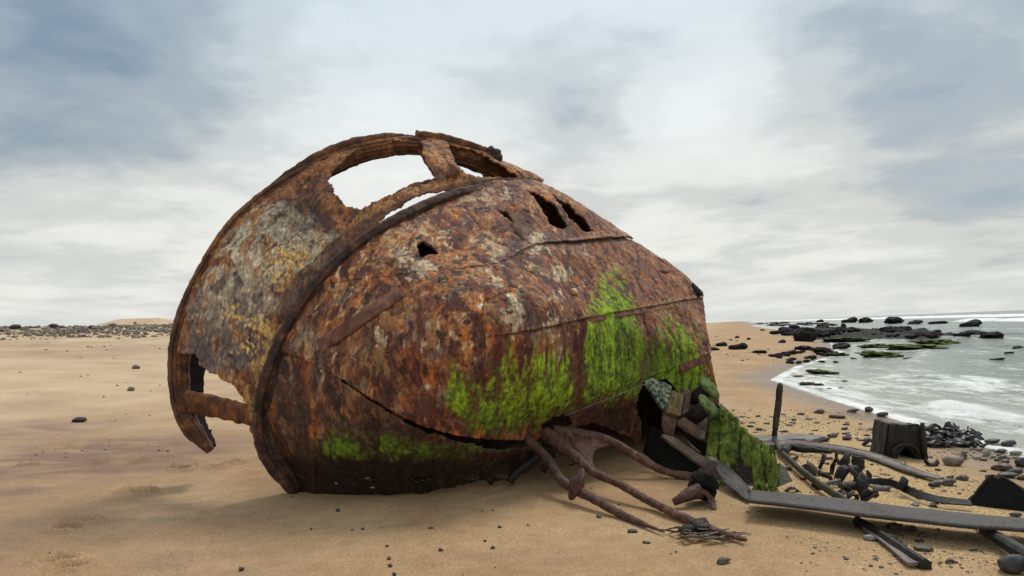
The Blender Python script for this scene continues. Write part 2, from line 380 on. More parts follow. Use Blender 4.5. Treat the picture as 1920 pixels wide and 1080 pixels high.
M['brownplate'] = mat_generic('brown_plate', [(0.28, (0.06, 0.042, 0.034)), (0.46, (0.14, 0.085, 0.06)), (0.62, (0.22, 0.16, 0.12)), (0.8, (0.12, 0.14, 0.07))], 7, (0.5, 0.85), 0.8, 0.012, 60)
M['bar'] = mat_generic('mossy_bar', [(0.3, (0.020, 0.018, 0.014)), (0.5, (0.050, 0.045, 0.030)), (0.65, (0.055, 0.065, 0.024)), (0.8, (0.11, 0.09, 0.07))], 7, (0.5, 0.8), 0.8, 0.012, 60)
M['seaweed'] = mat_generic('brown_seaweed', [(0.3, (0.022, 0.012, 0.006)), (0.55, (0.065, 0.032, 0.012)), (0.8, (0.14, 0.07, 0.025))], 10, (0.25, 0.5), 0.4, 0.006, 60, 0.5)
M['blackweed'] = mat_generic('black_seaweed', [(0.3, (0.014, 0.013, 0.013)), (0.55, (0.030, 0.027, 0.026)), (0.8, (0.06, 0.05, 0.045))], 10, (0.3, 0.55), 0.4, 0.006, 60, 0.5)
M['stone_dark'] = mat_generic('dark_stone', [(0.3, (0.020, 0.019, 0.020)), (0.55, (0.042, 0.038, 0.038)), (0.8, (0.075, 0.065, 0.06))], 8, (0.35, 0.7), 0.4, 0.006, 90, 0.45, fine_amt=0.3)
M['stone_brown'] = mat_generic('brown_stone', [(0.3, (0.05, 0.036, 0.028)), (0.55, (0.095, 0.07, 0.055)), (0.8, (0.15, 0.11, 0.085))], 8, (0.35, 0.7), 0.4, 0.006, 90, 0.45, fine_amt=0.3)
M['stone_tan'] = mat_generic('tan_stone', [(0.3, (0.12, 0.085, 0.06)), (0.55, (0.20, 0.15, 0.10)), (0.8, (0.28, 0.21, 0.15))], 8, (0.4, 0.75), 0.4, 0.006, 90, 0.45, fine_amt=0.3)
M['stone_grey'] = mat_generic('grey_stone', [(0.3, (0.13, 0.125, 0.12)), (0.55, (0.22, 0.21, 0.20)), (0.8, (0.32, 0.31, 0.29))], 8, (0.2, 0.45), 0.3, 0.006, 90, 0.5, fine_amt=0.2)
M['stone_red'] = mat_generic('red_stone', [(0.3, (0.06, 0.026, 0.022)), (0.55, (0.12, 0.05, 0.04)), (0.8, (0.18, 0.085, 0.065))], 8, (0.35, 0.7), 0.4, 0.006, 90, 0.45, fine_amt=0.3)
M['reef'] = mat_generic('reef_rock', [(0.3, (0.008, 0.007, 0.008)), (0.55, (0.020, 0.017, 0.017)), (0.8, (0.05, 0.042, 0.038))], 2.2, (0.6, 0.9), 1.0, 0.10, 9, 0.2, fine_amt=.7)
M['reefmoss'] = mat_generic('mossy_reef_rock', [(0.3, (0.014, 0.013, 0.012)), (0.55, (0.030, 0.027, 0.023)), (0.8, (0.06, 0.055, 0.045))], 1.8, (0.6, 0.9), 0.9, 0.06, 16, 0.3, moss=(0.105, 0.145, 0.016), moss_amt=0.72)
M['ridge'] = mat_generic('shingle', [(0.3, (0.085, 0.072, 0.060)), (0.5, (0.21, 0.175, 0.14)), (0.7, (0.40, 0.335, 0.26))], 1.6, (0.7, 0.9), 0.4, 0.03, 9, 0.3)

def mat_sand():
    m, nt, b = new_mat('beach_sand'); L = nt.links.new; pos = _geo(nt)
    at = nt.nodes.new('ShaderNodeAttribute'); at.attribute_name = 'Col'
    sp = nt.nodes.new('ShaderNodeSeparateColor'); L(at.outputs['Color'], sp.inputs[0]); wet, dark, coarse = sp.outputs
    n0 = _noise(nt, pos, 0.5, 4, 0.55, 0.6); n1 = _noise(nt, pos, 5.0, 5, 0.6); n2 = _noise(nt, pos, 60, 4, 0.75); n3 = _noise(nt, pos, 260, 2, 0.7)
    col = _ramp(nt, n0, [(0.30, (0.335, 0.205, 0.102)), (0.50, (0.405, 0.258, 0.134)), (0.70, (0.46, 0.308, 0.172))])
    col = _mix(nt, 1.0, col, _ramp(nt, n1, [(0.3, (0.86, 0.85, 0.84)), (0.7, (1.1, 1.1, 1.1))]), 'MULTIPLY')
    col = _mix(nt, _math(nt, 'MULTIPLY', at.outputs['Alpha'], 0.75), col, _ramp(nt, n0, [(0.3, (0.48, 0.345, 0.215)), (0.7, (0.60, 0.455, 0.305))]))
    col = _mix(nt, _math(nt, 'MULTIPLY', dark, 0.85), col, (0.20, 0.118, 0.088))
    cc = _ramp(nt, n2, [(0.30, (0.10, 0.062, 0.035)), (0.44, (0.36, 0.23, 0.10)), (0.56, (0.52, 0.36, 0.17)), (0.74, (0.78, 0.62, 0.38))])
    col = _mix(nt, _math(nt, 'MULTIPLY', coarse, 0.85), col, cc)
    col = _mix(nt, 1.0, col, _ramp(nt, n2, [(0.32, (0.62, 0.61, 0.60)), (0.5, (1, 1, 1)), (0.68, (1.32, 1.32, 1.32))]), 'MULTIPLY')
    col = _mix(nt, 1.0, col, _ramp(nt, n3, [(0.28, (0.5, 0.49, 0.48)), (0.5, (1, 1, 1)), (0.75, (1.4, 1.4, 1.4))]), 'MULTIPLY')
    col = _mix(nt, wet, col, _mix(nt, 1.0, col, (0.46, 0.43, 0.40), 'MULTIPLY'))
    L(col, b.inputs['Base Color'])
    L(_math(nt, 'SUBTRACT', 0.92, _math(nt, 'MULTIPLY', wet, 0.62)), b.inputs['Roughness'])
    b.inputs['Specular IOR Level'].default_value = 0.3
    bp = _bump(nt, n1, 0.45, 0.03); bp = _bump(nt, n2, 0.8, 0.008, bp); bp = _bump(nt, n3, 0.35, 0.003, bp); L(bp, b.inputs['Normal'])
    return m
M['sand'] = mat_sand()

def mat_sea():
    m, nt, b = new_mat('sea_water'); L = nt.links.new; pos = _geo(nt)
    at = nt.nodes.new('ShaderNodeAttribute'); at.attribute_name = 'Col'
    sp = nt.nodes.new('ShaderNodeSeparateColor'); L(at.outputs['Color'], sp.inputs[0]); foam, shallow, _ = sp.outputs
    mp = nt.nodes.new('ShaderNodeMapping'); mp.inputs['Rotation'].default_value = (0, 0, math.radians(15)); mp.inputs['Scale'].default_value = (1.0, 0.30, 1)
    L(pos, mp.inputs[0]); vec = mp.outputs[0]
    n1 = _noise(nt, vec, 0.85, 8, 0.68, 1.2); n2 = _noise(nt, vec, 4.5, 6, 0.68, 0.8); n4 = _noise(nt, pos, 16, 4, 0.6, 0.6)
    th = _math(nt, 'SUBTRACT', 0.76, _math(nt, 'MULTIPLY', foam, 0.42))
    nn = _math(nt, 'ADD', _math(nt, 'MULTIPLY', n1, 0.55), _math(nt, 'ADD', _math(nt, 'MULTIPLY', n2, 0.33), _math(nt, 'MULTIPLY', n4, 0.12)))
    mk = _math(nt, 'MULTIPLY', _math(nt, 'SUBTRACT', nn, th), 8.0, clamp=True)
    base = _mix(nt, shallow, (0.14, 0.165, 0.135), (0.38, 0.39, 0.32))
    base = _mix(nt, 1.0, base, _ramp(nt, n2, [(0.3, (0.62, 0.66, 0.66)), (0.7, (1.25, 1.22, 1.18))]), 'MULTIPLY')
    L(_mix(nt, mk, base, (0.80, 0.80, 0.77)), b.inputs['Base Color'])
    L(_math(nt, 'ADD', 0.16, _math(nt, 'MULTIPLY', mk, 0.7)), b.inputs['Roughness'])
    b.inputs['IOR'].default_value = 1.33
    bp = _bump(nt, n1, 0.55, 0.30); bp = _bump(nt, n2, 0.6, 0.09, bp); bp = _bump(nt, n4, 0.45, 0.02, bp); L(bp, b.inputs['Normal'])
    return m
M['sea'] = mat_sea()

# ------------------------------------------------------------------ ground
def lines(dense0, dense1, step, lo, hi, grow=1.06):
    c = list(np.arange(dense0, dense1 + 1e-6, step)); a = dense1; s = step
    while a < hi: s *= grow; a += s; c.append(a)
    a = dense0; s = step; pre = []
    while a > lo: s *= grow; a -= s; pre.append(a)
    return np.array(pre[::-1] + c)
FOOT = [(150, 978, 0.16), (125, 992, 0.14), (258, 922, 0.15), (110, 1052, 0.15), (135, 1066, 0.13), (348, 877, 0.13), (340, 880, 0.12), (440, 868, 0.12), (405, 875, 0.1),
        (225, 789, 0.16), (310, 788, 0.14), (155, 840, 0.15), (245, 835, 0.14), (120, 833, 0.12), (210, 828, 0.12), (180, 868, 0.12), (290, 838, 0.12), (60, 870, 0.12), (320, 835, 0.12), (265, 866, 0.10)]
def build_ground():
    xs = lines(-6.5, 7.5, 0.036, -5000, 6000, 1.075); ys = lines(3.2, 9.0, 0.030, -60, 7000, 1.055)
    X, Y = np.meshgrid(xs, ys); Z = ter(X, Y)
    for (px, py, r) in FOOT:
        p = G(px, py); d2 = ((X - p[0]) / r) ** 2 + ((Y - p[1]) / (r * 0.62)) ** 2; k = d2 < 9
        nz = np.zeros_like(Z); nz[k] = fbm(xy3(X[k], Y[k]) * 14, 2, int(px) % 50)
        Z = Z - 0.075 * np.exp(-d2 * 1.6) * (1 + 2.2 * nz) + 0.045 * np.exp(-(np.sqrt(d2) - 1.15) ** 2 * 9) * (1 + 1.5 * nz)
    # scour hollows in front of the wreck and drift against it
    near = (X > -7) & (X < 8) & (Y > 3) & (Y < 10)
    nz = np.zeros_like(Z); nz[near] = fbm(xy3(X[near], Y[near]) * np.array([1.1, 2.6, 1]), 3, 31); Z = Z + 0.012 * nz
    q = s_of(X, Y) - shore_s(a_of(X, Y)); big = fbm(xy3(X, Y) * 0.35, 3, 41).reshape(X.shape)
    wet = np.clip(1 - sstep(0.1, 1.7, q + big * 0.8), 0, 1)
    ppx, ppy, dd = proj(np.stack([X, Y, Z], -1)); ok = dd > 0.5
    dark = np.zeros_like(Z)  # dark sand; lower-left vignette and shade before the hull painted in too
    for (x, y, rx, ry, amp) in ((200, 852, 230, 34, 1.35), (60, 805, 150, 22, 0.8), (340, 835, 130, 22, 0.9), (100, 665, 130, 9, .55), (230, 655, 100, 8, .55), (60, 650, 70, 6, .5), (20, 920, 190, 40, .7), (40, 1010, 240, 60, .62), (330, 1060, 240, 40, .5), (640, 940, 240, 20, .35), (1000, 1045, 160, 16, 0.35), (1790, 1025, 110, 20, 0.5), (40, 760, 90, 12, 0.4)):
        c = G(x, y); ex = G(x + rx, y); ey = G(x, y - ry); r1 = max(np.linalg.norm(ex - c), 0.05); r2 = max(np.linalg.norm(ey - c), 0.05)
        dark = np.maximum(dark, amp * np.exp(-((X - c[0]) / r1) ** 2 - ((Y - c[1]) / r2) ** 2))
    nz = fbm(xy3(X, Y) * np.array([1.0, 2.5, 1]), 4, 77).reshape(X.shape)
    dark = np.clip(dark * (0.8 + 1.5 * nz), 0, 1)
    coarse = sstep(1.6, 3.2, X + 0.8 * nz) * sstep(0.3, 2.0, q) * sstep(4.3, 5.6, Y + nz) * (1 - sstep(11, 15, Y))
    dry = sstep(9, 20, q + 2.0 * nz + 1.5 * big)
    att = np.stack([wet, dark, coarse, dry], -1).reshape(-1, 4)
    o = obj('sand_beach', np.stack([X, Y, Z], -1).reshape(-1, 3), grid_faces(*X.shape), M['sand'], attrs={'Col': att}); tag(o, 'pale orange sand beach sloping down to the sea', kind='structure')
build_ground()

def build_sea():
    qs = np.concatenate([np.arange(-1.5, 14, 0.12), np.arange(14, 125, 0.55), 125 * 1.09 ** np.arange(1, 46)])
    aa = np.concatenate([np.linspace(-40, 0, 20), np.arange(0.3, 40, 0.2), 40 * 1.022 ** np.arange(1, 225)])
    A, Q = np.meshgrid(aa, qs)
    S = shore_s(A) * np.exp(-np.maximum(Q, 0) / 60) - Q
    X = A * CD[0] + S * IN[0]; Y = A * CD[1] + S * IN[1]
    pw = xy3(A * 0.12, Q * 0.55); n = fbm(pw, 4, 61).reshape(A.shape)
    Z = SEA_Z + sstep(0, 5, Q) * 0.05 * n * np.clip(1 + Q / 20, 1, 3.0)
    foam = 0.54 + 0.32 * n
    wob = fbm(xy3(A * 0.05, Q * 0), 3, 66).reshape(A.shape)
    def breaker(q0, wd, hgt, fo, a0, a1, nseed, wobamp):
        nonlocal Z, foam
        w2 = fbm(xy3(A * 0.09 + nseed, Q * 0), 3, nseed).reshape(A.shape)
        d = Q - q0 - wob * wobamp - w2 * wobamp * 0.5
        mk = sstep(a0, a0 + (a1 - a0) * 0.15, A) * (1 - sstep(a0 + (a1 - a0) * 0.8, a1, A))
        prof = np.where(d > 0, np.exp(-(d / wd) ** 2), np.exp(-(d / (wd * 0.35)) ** 2))
        Z = Z + hgt * prof * mk * (0.75 + 0.6 * w2)
        fm = np.where(d > 0, np.exp(-(d / (wd * 0.25)) ** 2), np.exp(-(d / (wd * 1.6)) ** 2))
        foam = np.maximum(foam, fo * fm * mk * (0.8 + 0.6 * w2))
    breaker(1.7, 0.7, 0.17, 0.85, 10.0, 17.5, 71, 0.5)
    breaker(5.0, 1.2, 0.14, 0.72, 9, 45, 72, 2.0)
    breaker(10, 1.6, 0.2, 0.70, 14, 80, 73, 3.0)
    breaker(18, 2.0, 0.22, 0.68, 15, 120, 79, 4.0)
    breaker(50, 4.0, 0.65, 1.4, 60, 190, 74, 5.0)
    breaker(95, 6.0, 1.0, 1.7, 60, 1600, 75, 7.0)
    breaker(120, 5.0, 0.8, 1.4, 150, 1800, 76, 8.0)
    edge = np.exp(-((Q - 0.25 - 0.2 * n) / 0.4) ** 2)
    foam = np.maximum(foam, 0.8 * edge)
    lag = np.exp(-((A - 22) / 7) ** 2) * np.exp(-((Q - 2.0) / 3.0) ** 2)       # the thin sheet of backwash
    foam = foam + 0.16 * lag
    foam = foam * (1 - 0.9 * sstep(135, 220, Q))
    shallow = np.clip(1 - sstep(0.2, 9, Q), 0, 1)
    shallow = np.clip(np.maximum(shallow, lag), 0, 1)
    Z = np.where(Q < 0, SEA_Z - 0.02, Z)
    att = np.stack([foam, shallow, n * 0, np.ones_like(n)], -1).reshape(-1, 4)
    o = obj('sea', np.stack([X, Y, Z], -1).reshape(-1, 3), grid_faces(*A.shape)[:, ::-1], M['sea'], attrs={'Col': att}); tag(o, 'grey green sea with foaming breakers rolling in', kind='structure')
build_sea()

# ------------------------------------------------------------------ the wreck
root = thing('ship_wreck', P(800, 925, 7.2) * np.array([1, 1, 0]), 'rusted round ship hull lying on its side on the sand, patched with green moss', 'shipwreck')

def gauss(px, py, x, y, rx, ry, rot=0.0):
    c, s = math.cos(rot), math.sin(rot); dx, dy = px - x, py - y
    return np.exp(-(((dx * c + dy * s) / rx) ** 2 + ((-dx * s + dy * c) / ry) ** 2))
def lerp(a, b, t): return a + (np.asarray(b) - a) * t[:, None]
MOSS = [(862, 705, 30, 42, 1.0), (850, 735, 40, 14, .7), (915, 745, 42, 46, 1.25), (968, 700, 18, 60, 1.3), (1008, 725, 26, 70, 1.0), (1040, 710, 32, 62, 1.15),
        (1112, 690, 24, 75, 1.1), (1145, 680, 30, 90, 1.2), (1152, 560, 14, 62, 1.1), (1122, 590, 9, 40, 1.0), (1183, 640, 20, 85, 1.05), (1252, 640, 26, 62, 1.1), (1240, 610, 16, 40, .8), (1285, 660, 14, 60, .7),
        (1325, 715, 22, 34, 1.0), (1100, 755, 60, 22, .6), (1160, 740, 60, 36, .95), (1000, 770, 60, 24, .8), (940, 770, 50, 26, .9), (645, 832, 40, 22, 1.2), (728, 828, 26, 20, 1.15), (800, 838, 90, 24, .9), (700, 850, 120, 16, .6), (880, 835, 60, 16, .6), (905, 785, 50, 22, .8)]
LICHEN = [(545, 485, 40, 30, 1.0), (520, 520, 45, 30, .7), (575, 500, 18, 40, .8), (440, 590, 30, 24, .8), (480, 610, 40, 26, .9), (505, 640, 22, 36, 1.2), (492, 700, 14, 60, 1.1), (470, 650, 30, 20, .8), (600, 470, 16, 40, .7)]
CREAM = [(800, 512, 22, 22, 1.1), (960, 590, 26, 42, 1.0), (1000, 465, 16, 30, 1.0), (930, 540, 26, 20, .8), (985, 500, 30, 16, .5), (1045, 515, 30, 24, 1.0), (960, 620, 22, 22, .9), (830, 455, 36, 26, .7), (765, 500, 24, 40, .8), (910, 400, 22, 22, .5),
         (1020, 605, 30, 24, .8), (860, 610, 50, 30, .45), (715, 640, 16, 26, 1.0), (945, 375, 26, 20, .8), (1030, 560, 46, 20, .6), (880, 560, 40, 30, .5), (805, 720, 8, 14, 1.0), (740, 445, 30, 20, .6), (1185, 545, 10, 30, .5)]
DRIPS = [(785, 600, 9, 80, 1.0), (928, 680, 12, 85, 1.2), (975, 640, 6, 80, .6), (1078, 720, 12, 80, 1.2), (1205, 670, 7, 70, 1.0), (990, 740, 7, 50, .8), (890, 735, 7, 40, 1.0), (1060, 560, 6, 60, .5), (840, 640, 10, 60, .5), (1222, 650, 5, 50, .7), (1100, 800, 30, 40, .8), (1030, 790, 16, 30, .8), (780, 690, 18, 60, .6)]
ORANGE = [(760, 470, 70, 60, .8), (700, 590, 60, 60, .8), (870, 470, 60, 50, .7), (755, 690, 22, 40, 1.6), (640, 740, 26, 20, 1.2), (800, 580, 90, 60, .55), (690, 660, 40, 30, .9), (900, 620, 120, 50, .4), (550, 760, 30, 60, .5), (1000, 350, 200, 40, .3), (1250, 480, 120, 60, .3), (620, 640, 40, 50, .6), (640, 780, 40, 26, .7), (860, 640, 60, 40, .6)]
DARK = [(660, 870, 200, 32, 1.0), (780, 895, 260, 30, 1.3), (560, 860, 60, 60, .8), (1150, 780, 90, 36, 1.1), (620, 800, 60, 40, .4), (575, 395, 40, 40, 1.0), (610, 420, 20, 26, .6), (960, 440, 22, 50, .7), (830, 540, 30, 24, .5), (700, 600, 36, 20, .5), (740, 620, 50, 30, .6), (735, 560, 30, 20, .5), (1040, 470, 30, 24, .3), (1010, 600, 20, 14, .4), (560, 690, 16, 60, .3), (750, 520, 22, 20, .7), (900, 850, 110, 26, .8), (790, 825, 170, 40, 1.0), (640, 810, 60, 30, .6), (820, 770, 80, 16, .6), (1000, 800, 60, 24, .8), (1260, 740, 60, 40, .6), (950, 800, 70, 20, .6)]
MAROON = [(700, 700, 70, 50, .9), (800, 760, 90, 30, .8), (1010, 470, 120, 60, .3), (1200, 540, 120, 60, .6), (1100, 640, 60, 60, .4), (560, 720, 26, 120, .7), (880, 770, 80, 20, .7), (1000, 540, 100, 40, .3), (1260, 580, 60, 50, .4)]
SLITS = [(1091, 548, 1098, 586), (1187, 512, 1202, 552), (1208, 608, 1224, 695), (1152, 580, 1168, 625), (1060, 540, 1075, 565), (1250, 620, 1268, 655), (955, 430, 975, 462), (962, 445, 1000, 480), (905, 452, 940, 470), (745, 520, 760, 545), (870, 400, 900, 440),
         (1000, 745, 1004, 780), (905, 700, 908, 750), (1290, 600, 1312, 650), (1110, 650, 1118, 720), (930, 560, 955, 553), (905, 572, 935, 562), (1180, 640, 1186, 700)]
def paint(px, py, w, part):
    """corrosion colours of the plating: rust, old paint, lichen, drips, algae. returns rgb + roughness, and the algae mask"""
    N_ = len(px)
    n1 = fbm(w * 2.6, 5, 101); n2 = fbm(w * 8.0, 4, 111); n3 = fbm(w * 22.0, 3, 121)
    st = fbm(w * np.array([7.5, 7.5, 0.9]), 4, 131); st2 = fbm(w * np.array([18, 18, 1.6]), 3, 141)
    jx, jy = px + 16 * fbm(w * 5, 3, 151), py + 16 * fbm(w * 5, 3, 161)
    def field(L_, sharp=True):
        f = np.zeros(N_)
        for (x, y, rx, ry, a) in L_: f = np.maximum(f, a * gauss(jx, jy, x, y, rx, ry))
        return f
    stops = np.array([-1.1, -0.55, -0.1, 0.3, 0.7, 1.2])
    cols = np.array([[.028, .013, .011], [.082, .029, .019], [.185, .062, .030], [.32, .125, .046], [.43, .205, .075], [.55, .36, .19]])
    v = 1.0 * n1 + 0.85 * n2 + 0.75 * n3 + 0.85 * st + 0.45 * st2 + 0.20
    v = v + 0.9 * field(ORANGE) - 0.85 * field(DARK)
    c = np.stack([np.interp(v, stops, cols[:, k]) for k in range(3)], 1)
    mar = field(MAROON); c = lerp(c, [.105, .036, .028], np.clip(mar * (0.75 + 0.9 * st), 0, 0.85))
    org = np.clip(field(ORANGE) * 1.0 + 0.6 * n2 - 0.55, 0, 1); c = lerp(c, [.50, .155, .028], org * 0.8)
    g = np.clip((fbm(w * 3.3, 4, 171) - 0.12) * 3, 0, 1) * 0.55; c = lerp(c, [.15, .125, .105], g)      # dull grey scale
    rough = np.full(N_, 0.78)
    fl = fbm(w * 3.6, 4, 231); c = lerp(c, [.045, .022, .016], ((1 - sstep(0.006, 0.022, np.abs(fl - 0.03))) * sstep(-.1, .2, n2) + (1 - sstep(0.006, 0.022, np.abs(fl - 0.235)))) * 0.6)   # broken edges of the scale layers
    ck = np.abs(fbm(w * np.array([1.7, 1.7, 1.3]), 4, 401)); c = lerp(c, [.016, .009, .007], (1 - sstep(0.004, 0.018, ck)) * sstep(.12, .3, fbm(w * 1.1, 2, 405)) * 0.9)
    if part == 'bulwark':
        pm = np.zeros(N_)
        for (x, y, rx, ry, a) in ((520, 470, 105, 80, 1.3), (450, 560, 90, 80, 1.3), (430, 650, 90, 60, 1.3), (545, 420, 50, 45, 1.0), (600, 445, 40, 26, 0.9), (385, 590, 40, 70, 0.9), (560, 560, 50, 50, .7)):
            pm = np.maximum(pm, a * gauss(jx, jy, x, y, rx, ry))
        pm = sstep(0.40, 0.75, pm + 0.42 * n2 + 0.30 * n3 - 0.25 * st)
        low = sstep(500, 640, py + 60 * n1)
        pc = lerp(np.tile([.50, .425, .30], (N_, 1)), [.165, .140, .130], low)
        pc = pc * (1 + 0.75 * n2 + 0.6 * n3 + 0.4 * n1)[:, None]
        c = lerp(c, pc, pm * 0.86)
        wb = w + 0.07 * np.stack([fbm(w * 6, 3, 501), fbm(w * 6, 3, 511), fbm(w * 6, 3, 521)], 1)
        bp_ = lambda col, sc_, seed, lo, hi, amt: lerp(c, col, np.clip(sstep(lo, hi, fbm(wb * np.array(sc_), 5, seed)) * amt, 0, 1))
        c = bp_([.115, .082, .070], (5, 5, 3.4), 711, .05, .22, .75 * pm); c = bp_([.62, .53, .38], (4.5, 4.5, 4), 721, .08, .2, .8 * pm * (1 - low))
        c = bp_([.36, .160, .050], (6.5, 6.5, 3.2), 731, .07, .22, .8); c = bp_([.055, .030, .024], (9, 9, 6), 741, .20, .30, .8); c = bp_([.10, .040, .030], (4, 4, 3), 751, .14, .26, .8 * (1 - pm))
        lm = sstep(0.40, 0.56, field(LICHEN) * 0.62 + 0.95 * n3 + 0.35 * n2); c = lerp(c, [.70, .46, .16], lm * 0.92)
        pit = sstep(0.30, 0.42, fbm(w * 34, 2, 175)) * np.clip(field(LICHEN) * 1.5, 0, 1); c = lerp(c, [.09, .055, .035], pit * 0.9)
        ck = np.abs(fbm(w * 1.3, 4, 177)); ck = (1 - sstep(0.005, 0.017, ck)) * pm; c = lerp(c, [.05, .03, .02], ck * 0.85)
        dk = field([(575, 395, 42, 42, 1.1), (610, 425, 24, 26, .8), (640, 440, 30, 20, .4)]); c = lerp(c, [.045, .034, .030], np.clip(dk * (0.7 + 1.2 * n2), 0, .9))
    else:
        ww = w + 0.07 * np.stack([fbm(w * 6, 3, 501), fbm(w * 6, 3, 511), fbm(w * 6, 3, 521)], 1)
        right = sstep(1020, 1130, px)
        def patch(col, sc_, seed, lo, hi, amt):
            nonlocal c
            k = sstep(lo, hi, fbm(ww * np.array(sc_), 5, seed)); c = lerp(c, col, np.clip(k * amt, 0, 1))
        patch([.105, .034, .026], (4.4, 4.4, 2.0), 531, .04, .18, .8)
        patch([.36, .115, .035], (17, 17, 7), 565, .16, .30, .6); patch([.05, .022, .017], (20, 20, 8), 575, .16, .30, .7)
        patch([.40, .215, .085], (5.5, 5.5, 3.4), 541, .14, .26, .75 * (1 - .75 * right))
        patch([.17, .130, .110], (4.5, 4.5, 3.4), 551, .18, .28, .7 * (1 - .8 * right))
        patch([.50, .155, .034], (7, 7, 2.6), 561, .14, .30, .85 * (1 - .6 * right))
        patch([.030, .018, .015], (7.5, 7.5, 3.6), 571, .20, .30, .9)
        patch([.26, .088, .045], (9, 9, 1.1), 581, .05, .25, .6 * right)
        patch([.40, .20, .10], (14, 14, 1.6), 591, .22, .34, .6 * right)
        patch([.66, .50, .30], (11, 11, 5), 601, .24, .34, .85 * (1 - .6 * right) * sstep(780, 640, py))
        for (xa, ya, xb, yb) in SLITS:
            tt = np.clip(((px - xa) * (xb - xa) + (py - ya) * (yb - ya)) / ((xb - xa) ** 2 + (yb - ya) ** 2), 0, 1)
            c = lerp(c, [.012, .008, .007], .9 * np.exp(-((px - xa - tt * (xb - xa)) ** 2 + (py - ya - tt * (yb - ya)) ** 2) / 5.0))
        patch([.56, .40, .23], (2.8, 2.8, 1.7), 621, .20, .36, .55 * (1 - .7 * right) * sstep(820, 700, py)); patch([.075, .023, .018], (8, 8, .42), 611, .07, .22, .85); patch([.36, .10, .028], (9, 9, .5), 631, .18, .32, .6)
        dk2 = field([(555, 790, 50, 110, .9), (640, 850, 120, 30, .7), (690, 640, 60, 30, .45), (735, 560, 35, 25, .5), (960, 440, 25, 40, .7), (1260, 740, 70, 40, .6), (1150, 790, 90, 30, .9), (830, 530, 25, 20, .6), (1000, 600, 60, 20, .35), (598, 610, 22, 80, .6), (700, 690, 50, 40, .5), (1040, 470, 40, 24, .4), (760, 520, 26, 20, .5)])
        c = lerp(c, [.034, .018, .014], np.clip(dk2 * (.85 + 1.0 * n2 + .6 * n3), 0, .88))
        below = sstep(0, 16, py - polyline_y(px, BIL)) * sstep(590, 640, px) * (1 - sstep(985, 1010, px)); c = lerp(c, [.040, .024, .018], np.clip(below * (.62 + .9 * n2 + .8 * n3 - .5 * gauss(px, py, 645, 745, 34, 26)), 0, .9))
        cr = field(CREAM); cm = sstep(0.45, 0.68, cr * 0.8 + 0.42 * n3 + 0.30 * n2 + 0.20 * st2)
        c = lerp(c, lerp(np.tile([.46, .34, .19], (N_, 1)), [.72, .64, .50], np.clip(n3 * 2, 0, 1)), cm * 0.9)
        sp = sstep(0.50, 0.62, fbm(w * 15, 3, 191) + 0.3 * st2) * sstep(880, 660, py + 0 * px) * sstep(640, 760, px)
        c = lerp(c, [.50, .37, .21], sp * 0.65)
        for sl_ in (S1, S2, S3):
            dy = py - polyline_y(px, sl_) + 2.5 * n2; on = sstep(900, 1000, px) if sl_ is not S2 else sstep(880, 960, px)
            c = lerp(c, [.022, .012, .010], np.exp(-((dy - 2.5) / 2.6) ** 2) * on * 0.85); c = lerp(c, [.42, .26, .15], np.exp(-((dy + 3.0) / 2.4) ** 2) * on * np.clip(.4 + n3 * 2, 0, .8))
        for x0 in (1072, 1205, 1150, 985):
            dx = px - x0 - 0.12 * (py - 600) + 2 * n2; c = lerp(c, [.022, .012, .010], np.exp(-(dx / 2.2) ** 2) * np.clip(.35 + 2.2 * fbm(w * np.array([1, 1, 1.6]), 2, 195), 0, .9))
        dr = field(DRIPS); c = lerp(c, [.115, .030, .022], np.clip(dr * (0.85 + 0.8 * st), 0, 0.92))
        strk = np.clip((st2 + 0.6 * st) * 1.6 - 0.25, 0, 1) * sstep(1000, 1150, px); c = lerp(c, [.07, .026, .02], strk * 0.6)
    mo = field(MOSS)
    ytop = polyline_y(px, [(810, 715), (850, 668), (900, 690), (950, 652), (985, 655), (1050, 645), (1082, 690), (1100, 575), (1128, 500), (1160, 515), (1198, 600), (1215, 640), (1232, 585), (1285, 590), (1330, 690)])
    ybot = polyline_y(px, [(810, 735), (850, 765), (880, 800), (920, 812), (1000, 796), (1060, 768), (1100, 760), (1200, 735), (1345, 735)])
    reg = sstep(-20, 70, py - ytop + 70 * st2 + 40 * st) * (1 - sstep(-25, 25, py - ybot + 25 * n2)) * sstep(800, 860, px + 20 * n2) * (1 - sstep(1325, 1345, px))
    lowm = mo * (py > polyline_y(px, BIL) - 4) * (px < 1000)
    mm = sstep(0.22, 0.78, np.maximum(reg * 0.78, lowm * 0.8) + 0.50 * st2 + 0.35 * st + 0.32 * n3 - 0.60 * field(DRIPS))
    if part == 'bulwark': mm = mm * 0
    mc = lerp(np.tile([.030, .060, .007], (N_, 1)), [.275, .435, .018], np.clip(0.54 + 0.9 * n3 + 0.7 * n2 + 1.0 * st2 + 0.8 * st, 0, 1) * (0.45 + 0.55 * sstep(1230, 1120, px) * sstep(820, 740, py) + 0.3 * sstep(1225, 1250, px)))
    olive = np.clip(sstep(0.1, 0.6, np.maximum(reg, lowm) + 0.3 * st) - mm, 0, 1) * (0 if part == 'bulwark' else 1); c = lerp(c, [.10, .095, .016], olive * 0.55)
    mc = lerp(mc, [.27, .30, .02], np.clip(gauss(px, py, 966, 690, 22, 60) + gauss(px, py, 1262, 610, 30, 40) + gauss(px, py, 1125, 590, 14, 40), 0, 1) * 0.6)
    c = lerp(c, mc, mm * 0.95)
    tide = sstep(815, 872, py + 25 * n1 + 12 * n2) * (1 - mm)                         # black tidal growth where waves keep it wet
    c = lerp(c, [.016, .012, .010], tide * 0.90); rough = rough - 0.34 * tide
    rough = rough - 0.12 * sstep(700, 820, py) + 0.12 * mm
